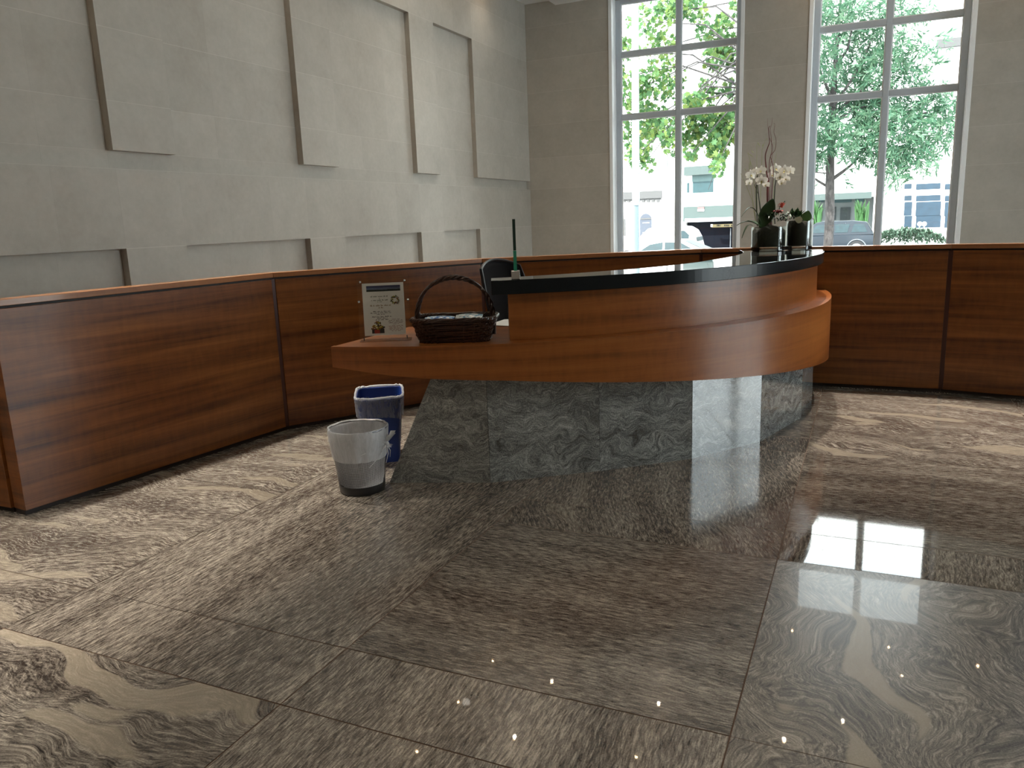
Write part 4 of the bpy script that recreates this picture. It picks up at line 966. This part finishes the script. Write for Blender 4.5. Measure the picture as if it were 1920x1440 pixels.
# shop building on the right
s = thing('shop_building', (5, YB, GZ), 'white shop building across the street with a wide framed window, in the right window', 'building')
x0 = xr2 + .05; b = MB(); b.b2((x0, YB, at_y(1560, 372, YB).z), (at_y(1637, 400, YB).x, YB + 8, 20)); b.b2((at_y(1637, 400, YB).x, YB, GZ), (50, YB + 8, 20)); b.build('facade', white, s)
b = MB(); b.b2((x0, YB + 1.2, GZ), (at_y(1637, 400, YB).x, YB + 8, at_y(1560, 372, YB).z)); b.build('shop_front', plain('shop_white', (.11, .125, .125), .7), s)
b = MB(); rect3(b, 1490, 366, 1634, 371.5, YB - .4, .5); b.build('canopy', greenband, s)
for x, w_ in ((1496, 12), (1513, 20), (1535, 10), (1563, 34), (1604, 16)): b = MB(); rect3(b, x, 373, x + w_, 379, YB + 1.1, .1); b.build('transom_light', teal, s)
for x, w_, y0 in ((1506, 9, 388), (1530, 11, 388), (1560, 7, 388), (1576, 18, 389)): b = MB(); rect3(b, x, y0, x + w_, 412, YB + 1.1, .1); b.build('shop_glass', plain('shop_dark', (.006, .012, .013), .6, var=.5, scale=5) if x == 1506 else bpy.data.materials['shop_dark'], s)
for (xa, xb) in ((1696, 1709), (1718, 1763), (1772, 1812)):
    for (ya, yb) in ((345, 354), (367, 376), (379, 404), (405, 426)): b = MB(); rect3(b, xa, ya, xb, yb, YB - .02, .1); b.build('window_pane', bluegl, s)
b = MB(); rect3(b, 1757, 74, 1830, 82, YB - .3, .3); b.build('cornice', trimg, s)


# foliage plants by the shop
def frond_plant(name, x0, x1, ytop, ybot, Y, n, label):
    rr = random.Random(int(x0)); base = at_y((x0 + x1) / 2, ybot, Y); base.z = GZ + .66; t = thing(name, base, label, 'plant', 'tropical plants by the shop front'); b = MB()
    for k in range(n):
        px = rr.uniform(x0, x1); py = rr.uniform(ytop, ytop + (ybot - ytop) * .55); leaf(b, base + Vector((rr.uniform(-.3, .3), rr.uniform(-.2, .2), rr.uniform(0, .5))), at_y(px, py, Y + rr.uniform(-.5, .5)), rr.uniform(.05, .09), .2)
    b.build('fronds', M['frond'], t, smooth=True); b = MB(); b.lathe([(.22, -.53), (.3, .0), (.25, .02)], base, 14); b.build('pot', trimg, t)


M['frond'] = plain('frond_green', (0.034, 0.100, 0.028), .5, var=.3, scale=5)
frond_plant('potted_palm', 1510, 1545, 374, 425, 48.3, 70, 'bright green palm left of the street tree trunk, by the shop front')
frond_plant('potted_palm', 1600, 1632, 374, 420, 48.3, 64, 'bright green palm right of the dark shop door, by the shop front')
# hedge, globes
hp = at_y(1697, 452, 46.5); rr = random.Random(12); b = MB()
for k in range(1500):
    a, c_ = rr.uniform(0, 2 * PI), rr.random() ** .5; q = hp + Vector((1.9 * c_ * math.cos(a), .9 * c_ * math.sin(a), .85 * math.sqrt(max(0, 1 - c_ * c_)) * rr.uniform(.6, 1) - .25)); d = Vector((rr.uniform(-1, 1), rr.uniform(-1, 1), rr.uniform(.0, 1))).normalized()
    leaf(b, q, q + d * .24, .055, 0, n=2)
tag(b.build('hedge_bush', plain('hedge_leaf', (.040, .080, .050), .6, var=.4, scale=6)), 'low round green hedge bush below the framed shop window', 'bush')
for k, x in enumerate((1724.5, 1733)):
    q = at_y(x, 420, 48.5); t = thing('globe_lamp', (q.x, q.y, GZ + .13), ('left' if k == 0 else 'right') + ' white globe of the pair in front of the shop window', 'lamp', 'white globes before the shop window'); b = MB(); b.ball(q, .125, 16, 10); b.build('globe', white, t, smooth=True); b = MB(); b.tube([(q.x, q.y, GZ + .13), (q.x, q.y, q.z - .1)], .03, 8); b.build('post', white, t)
# lamp post near window 1
q = at_y(1191, 430, 17.6); lp = thing('lamp_post', (q.x, 17.6, GZ + .13), 'pale blue steel lamp post seen at the left side of the left window', 'post'); b = MB()
b.lathe([(.12, 0), (.12, .02), (.092, .03), (.088, at_y(1191, 385, 17.6).z - GZ - .13)], (q.x, 17.6, GZ + .13), 20); b.build('lower_shaft', plain('pale_blue_steel', (.115, .155, .175), .5), lp, smooth=True)
zq = at_y(1191, 385, 17.6).z; b = MB(); b.lathe([(.10, 0), (.10, .05), (.085, .06), (.075, 4.5)], (q.x + .02, 17.6, zq), 20); b.build('upper_shaft', plain('pale_steel', (.19, .225, .23), .5), lp, smooth=True)
b = MB(); b.tube([(q.x + .02, 17.6, zq + 4.4), (q.x + .3, 17.7, zq + 4.9), (q.x + .6, 18.0, zq + 5)], .05, 8); b.box((q.x + .65, 18.1, zq + 5), (.25, .6, .12)); b.build('lamp_head', trimg, lp)


# cars
def car(name, label, loc, rz, paint, L, W, Hh, prof, cab, wins, wheel_r, wx, grp='parked cars in the street'):
    """prof: (x,ztop) lower body; cab: (x,z) roof outline; local x forward"""
    t = thing(name, loc, label, 'car', grp); t.rotation_euler.z = 0; Rz = Matrix.Rotation(rz, 3, 'Z'); o = Vector(loc)
    def G(x, y, z): return o + Rz @ Vector((x, y, z))
    b = MB(); n = len(prof); secs = []
    for (x, zt, hw) in prof:
        z0 = .26; secs.append([(x, -hw * .93, z0), (x, -hw, z0 + .12), (x, -hw, zt * .62), (x, -hw * .96, zt - .06), (x, -hw * .86, zt), (x, hw * .86, zt), (x, hw * .96, zt - .06), (x, hw, zt * .62), (x, hw, z0 + .12), (x, hw * .93, z0)])
    for i in range(n - 1):
        for k in range(10): q = (k + 1) % 10; b.quad(G(*secs[i][k]), G(*secs[i][q]), G(*secs[i + 1][q]), G(*secs[i + 1][k]))
    b.add([G(*p) for p in secs[0]], [tuple(range(9, -1, -1))]); b.add([G(*p) for p in secs[-1]], [tuple(range(10))]); b.build('body', paint, t, smooth=True, angle=50)
    b = MB(); zb = cab[0][1]; hwb, hwt = W / 2 * .93, W / 2 * .76
    def hw_(z): return hwb + (hwt - hwb) * (z - zb) / (Hh - zb)
    for s_ in (-1, 1): b.add([G(x, s_ * hw_(z), z) for x, z in cab], [tuple(range(len(cab)))])
    for (x0, z0), (x1, z1) in zip(cab, cab[1:]): b.quad(G(x0, -hw_(z0), z0), G(x1, -hw_(z1), z1), G(x1, hw_(z1), z1), G(x0, hw_(z0), z0))
    b.build('cabin', paint, t, smooth=True, angle=35, bevel=.02)
    for wpoly in wins:
        for s_ in (-1, 1): b = MB(); b.add([G(x, s_ * (hw_(z) + .012), z) for x, z in wpoly], [tuple(range(len(wpoly)))]); b.build('side_window', M['carglass'], t)
    for (xa, za), (xb_, zb_) in ((cab[0], cab[1]), (cab[-1], cab[-2])):
        pa_, pb2 = Vector((xa, za)).lerp(Vector((xb_, zb_)), .12), Vector((xa, za)).lerp(Vector((xb_, zb_)), .92); sgn = 1 if xa > 0 else -1; b = MB()
        b.quad(G(pa_.x + sgn * .015, -hw_(pa_.y) + .07, pa_.y + .012), G(pb2.x + sgn * .015, -hw_(pb2.y) + .06, pb2.y + .012), G(pb2.x + sgn * .015, hw_(pb2.y) - .06, pb2.y + .012), G(pa_.x + sgn * .015, hw_(pa_.y) - .07, pa_.y + .012)); b.build('windscreen', M['carglass'], t)
    for x in wx:
        for s_ in (-1, 1):
            b = MB(); c0 = Vector((x, s_ * (W / 2 - .20), wheel_r)); b.tube([G(*c0), G(c0.x, s_ * (W / 2 + .005), c0.z)], wheel_r, 22); wl = b.build('wheel', M['tyre'], t, smooth=True)
            b = MB(); b.tube([G(c0.x, s_ * (W / 2 + .003), c0.z), G(c0.x, s_ * (W / 2 + .014), c0.z)], wheel_r * .66, 18); b.build('hubcap', M['chrome'], wl)
            b = MB(); b.tube([G(x + (wheel_r + .06) * math.cos(R(a)), s_ * (W / 2 - .01), wheel_r + (wheel_r + .06) * math.sin(R(a))) for a in range(0, 181, 12)], .028, 6); b.build('wheel_arch', M['tyre'] if paint is not M['suv'] else M['archgrey'], t, smooth=True)
    for s_ in (-1, 1):
        b = MB(); b.box(G(-L / 2 + .04, s_ * (W / 2 - .2), prof[0][1] - .14), (.10, .28, .18), Rz); b.build('tail_light', M['tail'], t); b = MB(); b.box(G(L / 2 - .06, s_ * (W / 2 - .25), prof[-1][1] - .12), (.12, .3, .13), Rz); b.build('headlight', M['lampglass'], t)
    return t


M['carglass'] = plain('car_glass', (.010, .028, .034), .5, var=.5, scale=5, spec=.3); M['tyre'] = plain('tyre', (.02, .02, .022), .8); M['archgrey'] = plain('arch_grey', (.12, .135, .15), .4); M['tail'] = plain('tail_red', (.28, .06, .05), .3); M['lampglass'] = plain('lamp_lens', (.6, .62, .62), .1)
M['white_car'] = plain('white_paint', (.78, .78, .78), .25, coat=.5); M['suv'] = plain('slate_paint', (.020, .027, .035), .5, var=.05, spec=.2)
SED = [(-2.3, .80, .80), (-2.1, .92, .86), (-1.2, .96, .89), (.9, .93, .89), (1.9, .84, .86), (2.3, .66, .76)]
q = at_y(1252, 453, 30.5)
car('sedan_car', 'white sedan parked nearest, low in the left window behind the wooden partition', (q.x, 30.5, GZ), PI, M['white_car'], 4.6, 1.8, 1.44, SED, [(1.35, .92), (.55, 1.36), (.0, 1.44), (-.7, 1.42), (-1.75, .95)], [[(1.0, .98), (.52, 1.28), (.02, 1.36), (.02, .98)], [(-.06, .98), (-.06, 1.36), (-.65, 1.34), (-1.3, .99)]], .32, (-1.4, 1.4))
q = at_y(1288, 423, 38.0); qr = at_y(1316, 456, 38.0)
zr = q.z - GZ
car('van_car', 'white rounded van parked before the dark garage entrance, in the left window', (qr.x - 2.12, 38.0, GZ), 0, M['white_car'], 4.2, 1.8, zr, [(-2.0, .80, .80), (-1.7, .98, .88), (-.8, 1.12, .9), (1.7, 1.14, .9), (2.05, 1.08, .86), (2.12, .85, .84)], [(-1.0, 1.08), (-.3, zr - .08), (.1, zr), (1.2, zr), (1.55, zr - .05), (1.82, zr - .22), (1.98, zr - .52), (2.04, 1.08)], [[(1.02, 1.22), (1.02, zr - .2), (1.45, zr - .22), (1.68, zr - .42), (1.66, 1.22)]], .34, (-1.3, 1.3))
q = at_y(1644, 440, 44.0)
car('suv_car', 'dark slate sport utility car parked behind the street tree, in the right window', (q.x - 2.35, 44.0, GZ), PI, M['suv'], 4.7, 1.9, 1.74, [(-2.35, 1.02, .86), (-2.1, 1.08, .92), (-.9, 1.10, .94), (1.0, 1.06, .94), (2.0, .98, .90), (2.33, .78, .82)][::1],
    [(-2.2, 1.06), (-1.85, 1.66), (-1.2, 1.74), (.2, 1.74), (.5, 1.68), (1.3, 1.06)], [[(-1.90, 1.18), (-1.74, 1.56), (-1.30, 1.58), (-1.18, 1.18)], [(-1.00, 1.18), (-1.10, 1.58), (-.42, 1.60), (-.42, 1.18)], [(-.24, 1.18), (-.24, 1.60), (.40, 1.58), (.90, 1.18)]], .38, (-1.45, 1.45))


# trees
def leafmat(name, c0, c1, c2):
    t = NT(name); g = t.n('ShaderNodeNewGeometry'); f = t.noise(t.coord(src=g.outputs['Position']), 2.3, 3, .6); rn = g.outputs['Random Per Island']
    a = t.math('MULTIPLY_ADD', rn, .55, t.math('MULTIPLY', f, .5)); col = t.ramp(a, [(.25, c0), (.5, c1), (.85, c2)]); d = t.bsdf(col, .5, spec=.3); tl = t.n('ShaderNodeBsdfTranslucent'); t.l(col, tl.inputs[0]); mx = t.n('ShaderNodeMixShader'); mx.inputs[0].default_value = .35
    t.l(d.outputs[0], mx.inputs[1]); t.l(tl.outputs[0], mx.inputs[2]); return t.done(mx)


M['maple'] = leafmat('maple_leaf', (.040, .105, .038), (.075, .165, .055), (.17, .22, .05)); M['oak'] = leafmat('oak_leaf', (.036, .105, .060), (.066, .150, .085), (.13, .21, .13))
t = NT('bark'); f = t.noise(t.coord('Object', (1, 1, .35)), 14, 5, .7); M['bark'] = t.done(t.bsdf(t.ramp(f, [(.35, (.016, .014, .014)), (.65, (.070, .062, .060))]), .9, 0, f, .5, .02))

MAPLE = [(0, -.5), (.18, -.28), (.5, -.30), (.34, -.02), (.5, .22), (.2, .2), (0, .55), (-.2, .2), (-.5, .22), (-.34, -.02), (-.5, -.30), (-.18, -.28)]


def scatter(b, c, rad, n, size, rr, shape, droop=.4):
    for _ in range(n):
        while True:
            d = Vector((rr.uniform(-1, 1), rr.uniform(-1, 1), rr.uniform(-1, 1)))
            if d.length < 1: break
        p = Vector(c) + Vector((d.x * rad[0], d.y * rad[1], d.z * rad[2])); s_ = size * rr.uniform(.6, 1.25)
        ax = Vector((rr.uniform(-1, 1), rr.uniform(-1, 1), rr.uniform(-1, 1) - droop)).normalized(); sd = ax.orthogonal().normalized(); sd = Matrix.Rotation(rr.uniform(0, 6.28), 3, ax) @ sd
        if shape == 'maple': b.add([p + ax * (v * s_) + sd * (u * s_) for u, v in MAPLE], [tuple(range(12))])
        else:
            for q in range(6):  # a spray of narrow leaves
                a2 = (Matrix.Rotation(rr.uniform(-.9, .9), 3, sd.cross(ax)) @ ax); o = p + ax * (s_ * .25 * q); b.add([o, o + a2 * s_ * .5 + sd * s_ * .13, o + a2 * s_, o + a2 * s_ * .5 - sd * s_ * .13], [(0, 1, 2, 3)])


rr = random.Random(31)
Yt = 20.2; mt = thing('maple_tree', (at_y(1452, 470, Yt).x, Yt, GZ + .13), 'leafy maple tree hanging big bright leaves across the left window', 'tree'); bx = ORG[mt.name]
b = MB(); b.tube([bx, bx + Vector((.05, 0, 2.8)), bx + Vector((-.1, .1, 5.6)), bx + Vector((-.3, .1, 9))], [.26, .2, .17, .08], 12); b.build('trunk', M['bark'], mt, smooth=True)
CL = [(1200, 235, 40, 55, 150), (1195, 290, 22, 25, 60), (1190, 170, 30, 40, 100), (1240, 150, 45, 40, 130), (1225, 230, 35, 35, 100), (1260, 250, 22, 40, 90), (1180, 95, 20, 22, 40), (1215, 40, 40, 30, 60), (1255, 20, 35, 22, 90), (1300, 18, 25, 20, 50),
      (1340, 55, 35, 28, 90), (1370, 95, 30, 30, 90), (1345, 110, 28, 28, 90), (1300, 190, 28, 18, 60), (1330, 170, 20, 25, 30), (1375, 170, 20, 22, 40), (1320, 225, 35, 28, 130), (1365, 235, 32, 38, 170), (1345, 270, 26, 30, 110), (1345, 310, 12, 22, 30), (1300, 260, 22, 24, 70), (1295, 290, 10, 16, 20), (1385, 20, 14, 16, 25), (1240, 90, 35, 25, 50), (1213, 303, 8, 22, 22), (1400, 290, 18, 30, 60), (1420, 120, 40, 60, 200), (1450, 40, 50, 50, 200), (1140, 150, 30, 80, 160)]
b = MB(); bw_ = MB()
for (x, y, rx, ry, n) in CL:
    c = at_y(x, y, Yt - rr.uniform(-.9, .9)); k_ = Yt / 1465 * .97; scatter(b, c, (rx * k_, .7, ry * k_), int(n * 2.3), .145, rr, 'maple')
    st = bx + Vector((-.1, .1, rr.uniform(4.4, 6.4))); mid_ = st.lerp(c, .55) + Vector((0, 0, .5)); bw_.tube([st, mid_, c, c + (c - mid_) * .35 - Vector((0, 0, .12))], [.035, .02, .010, .005], 6)
b.build('foliage', M['maple'], mt); bw_.build('branches', M['bark'], mt, smooth=True)

Yo = 23.2; ot = thing('oak_tree', (at_y(1552, 470, Yo).x, Yo, GZ + .13), 'street tree with fine feathery leaves and a bare grey trunk in the right window', 'tree'); ob = ORG[ot.name]
b = MB(); T = [at_y(1552, 520, Yo), at_y(1553, 455, Yo), at_y(1556, 400, Yo), at_y(1556, 350, Yo), at_y(1557, 300, Yo), at_y(1560, 240, Yo), at_y(1561, 200, Yo), at_y(1566, 120, Yo), at_y(1575, 20, Yo), at_y(1580, -60, Yo)]
T[0].z = GZ + .13; b.tube(T, [.15, .125, .12, .118, .10, .09, .085, .06, .04, .02], 14)
for pts, r_ in (([(1562, 335), (1580, 322), (1594, 311), (1610, 295)], .055), ([(1552, 350), (1535, 340), (1518, 328), (1500, 312)], .04), ([(1550, 325), (1530, 323), (1516, 320)], .018)):
    b.tube([at_y(x, y, Yo + .02 * i) for i, (x, y) in enumerate(pts)], [r_ * (1 - .2 * i) for i in range(len(pts))], 8)
b.build('trunk', M['bark'], ot, smooth=True); b = MB()
for pts in ([(1562, 230), (1585, 215), (1620, 200), (1660, 190)], [(1560, 260), (1600, 255), (1650, 265)], [(1560, 245), (1530, 225), (1515, 205)], [(1562, 200), (1590, 160), (1615, 120), (1640, 60)], [(1562, 190), (1540, 140), (1530, 90), (1528, 40)], [(1565, 130), (1590, 90), (1600, 40)], [(1558, 275), (1610, 272), (1660, 300)], [(1560, 215), (1640, 150), (1700, 110)], [(1562, 235), (1650, 235), (1740, 210)]):
    b.tube([at_y(x, y, Yo + rr.uniform(-.3, .3)) for x, y in pts], [.045, .03, .02, .008][:len(pts)], 6)
b.build('branches', M['bark'], ot, smooth=True)
CO = [(1530, 40, 30, 40, 110), (1545, 110, 35, 40, 130), (1530, 180, 28, 35, 110), (1590, 60, 40, 45, 170), (1600, 140, 45, 40, 210), (1650, 60, 40, 40, 150), (1655, 130, 40, 35, 180), (1700, 90, 30, 30, 90), (1715, 150, 35, 30, 90), (1745, 100, 22, 30, 40), (1600, 195, 45, 25, 150), (1545, 230, 32, 25, 130), (1535, 275, 25, 28, 110), (1585, 265, 30, 25, 120), (1650, 200, 45, 35, 190), (1680, 245, 50, 40, 260), (1630, 245, 35, 35, 170), (1730, 205, 40, 35, 150), (1750, 250, 38, 38, 140), (1700, 290, 40, 26, 130), (1660, 300, 25, 25, 80), (1680, 330, 14, 18, 35), (1770, 190, 25, 30, 70), (1780, 230, 18, 35, 50), (1740, 310, 18, 14, 22), (1500, 150, 20, 60, 120), (1530, 300, 14, 14, 40), (1560, 10, 60, 25, 140), (1520, 345, 8, 14, 10), (1650, 20, 60, 25, 90), (1700, 20, 40, 25, 50), (1585, 325, 10, 14, 9), (1620, 285, 16, 14, 40)]
b = MB(); k_ = Yo / 1465 * .97
for (x, y, rx, ry, n) in CO: scatter(b, at_y(x, y, Yo + rr.uniform(-.8, .8)), (rx * k_, .8, ry * k_), int(n * 1.25), .17, rr, 'oak', .3)
b.build('foliage', M['oak'], ot)

# ------------------------------------------------------------------ light
W = bpy.data.worlds.new('sky'); scn.world = W; W.use_nodes = True; nt = W.node_tree; nt.nodes.clear()
bg = nt.nodes.new('ShaderNodeBackground'); ow = nt.nodes.new('ShaderNodeOutputWorld'); bg.inputs[0].default_value = (0.88, 0.96, 1.0, 1); bg.inputs[1].default_value = 7.0; nt.links.new(bg.outputs[0], ow.inputs[0])
sd = bpy.data.lights.new('sun', 'SUN'); sd.energy = 11.0; sd.angle = R(1); sd.color = (1, .96, .9); so = bpy.data.objects.new('sun', sd); COL.objects.link(so); so.rotation_euler = Vector((-.35, -.62, .70)).to_track_quat('Z', 'Y').to_euler()

M['lens'] = emis('lamp_lens_glow', (1.0, .66, .34), 420.0)
DL = [(-0.755, 11.25), (0.53, 11.25), (0.678, 10.55), (1.611, 11.15), (-3.592, 8.752), (-2.148, 8.778), (-3.588, 7.511), (-0.621, 8.616), (-0.005, 9.228)]
PLACE = ['recessed ceiling downlight seen as a spark in the polished floor']
proto = None


def downlight(x, y, watts, spot=2.1, blend=.6, col=(1, .87, .71), rad=.02):
    global proto
    if proto is None:
        proto = thing('downlight', (x, y, HC), 'small round recessed downlight in the white ceiling', 'ceiling light', 'recessed ceiling downlights')
        b = MB(); b.lathe([(.045, -.002), (.045, -.012), (.075, -.008), (.078, -.001)], (x, y, HC), 24, closed=True); b.build('trim_ring', M['chrome'], proto, smooth=True)
        b = MB(); b.lathe([(0, -.004), (.013, -.004), (.013, -.001)], (x, y, HC), 16); b.build('lens', M['lens'], proto)
    else: copy_tree(proto, None, (x, y, HC))
    if watts:
        l = bpy.data.lights.new('downlight_lamp', 'SPOT'); l.energy = watts; l.spot_size = spot; l.spot_blend = blend; l.color = col; l.shadow_soft_size = rad
        o = bpy.data.objects.new('downlight_lamp', l); COL.objects.link(o); o.location = (x, y, HC - .03)


for x, y in DL: downlight(x, y, 22 if y < 10 else 0)
for x in (-2.15, -.65, .8, 2.25):
    downlight(x, 7.72, 0); l = bpy.data.lights.new('partition_lamp', 'SPOT'); l.energy = 720; l.spot_size = R(50); l.spot_blend = .9; l.color = (1, .88, .76); l.shadow_soft_size = .04
    o = bpy.data.objects.new('partition_lamp', l); COL.objects.link(o); o.location = (x, 7.72, HC - .03); o.rotation_euler = Vector((0, 1.35, 4.5)).to_track_quat('Z', 'Y').to_euler()
for x in (-2.6, .2, 3.0, 5.2):  # unseen downlights added as fill for the lobby and desk front
    for y in (-5.5, -2.5, .4): downlight(x, y, 70)
for x, y in ((3.2, 3.4), (5.2, 4.0), (3.9, 7.9)): downlight(x, y, 30)
for k in range(11):  # wall-washer lamps in the ceiling slot along the stone wall
    y = -.4 + 1.05 * k; copy_tree(proto, None, (-4.62, y, 4.66))
    l = bpy.data.lights.new('slot_lamp', 'SPOT'); l.energy = 850; l.spot_size = R(36); l.spot_blend = 1; l.color = (1, .92, .80); l.shadow_soft_size = .04
    if k % 2 == 0:
        l2 = bpy.data.lights.new('wall_washer', 'SPOT'); l2.energy = 12; l2.spot_size = R(125); l2.spot_blend = 1; l2.color = (1, .92, .80); l2.shadow_soft_size = .05
        o2 = bpy.data.objects.new('wall_washer', l2); COL.objects.link(o2); o2.location = (-4.5, y, 4.63)
    o = bpy.data.objects.new('slot_lamp', l); COL.objects.link(o); o.location = (-4.62, y, 4.63); o.rotation_euler = Vector((-1.12, 0, 4.6)).to_track_quat('Z', 'Y').to_euler()

# ------------------------------------------------------------------ view
scn.view_settings.view_transform = 'Standard'
try: scn.view_settings.look = 'None'
except Exception: pass
scn.view_settings.exposure = 0.30; scn.view_settings.gamma = 1.0; scn.view_settings.use_curve_mapping = False
scn.cycles.use_denoising = True; scn.cycles.max_bounces = 10; scn.cycles.diffuse_bounces = 5; scn.cycles.glossy_bounces = 5; scn.cycles.transparent_max_bounces = 24; scn.cycles.sample_clamp_indirect = 6.0
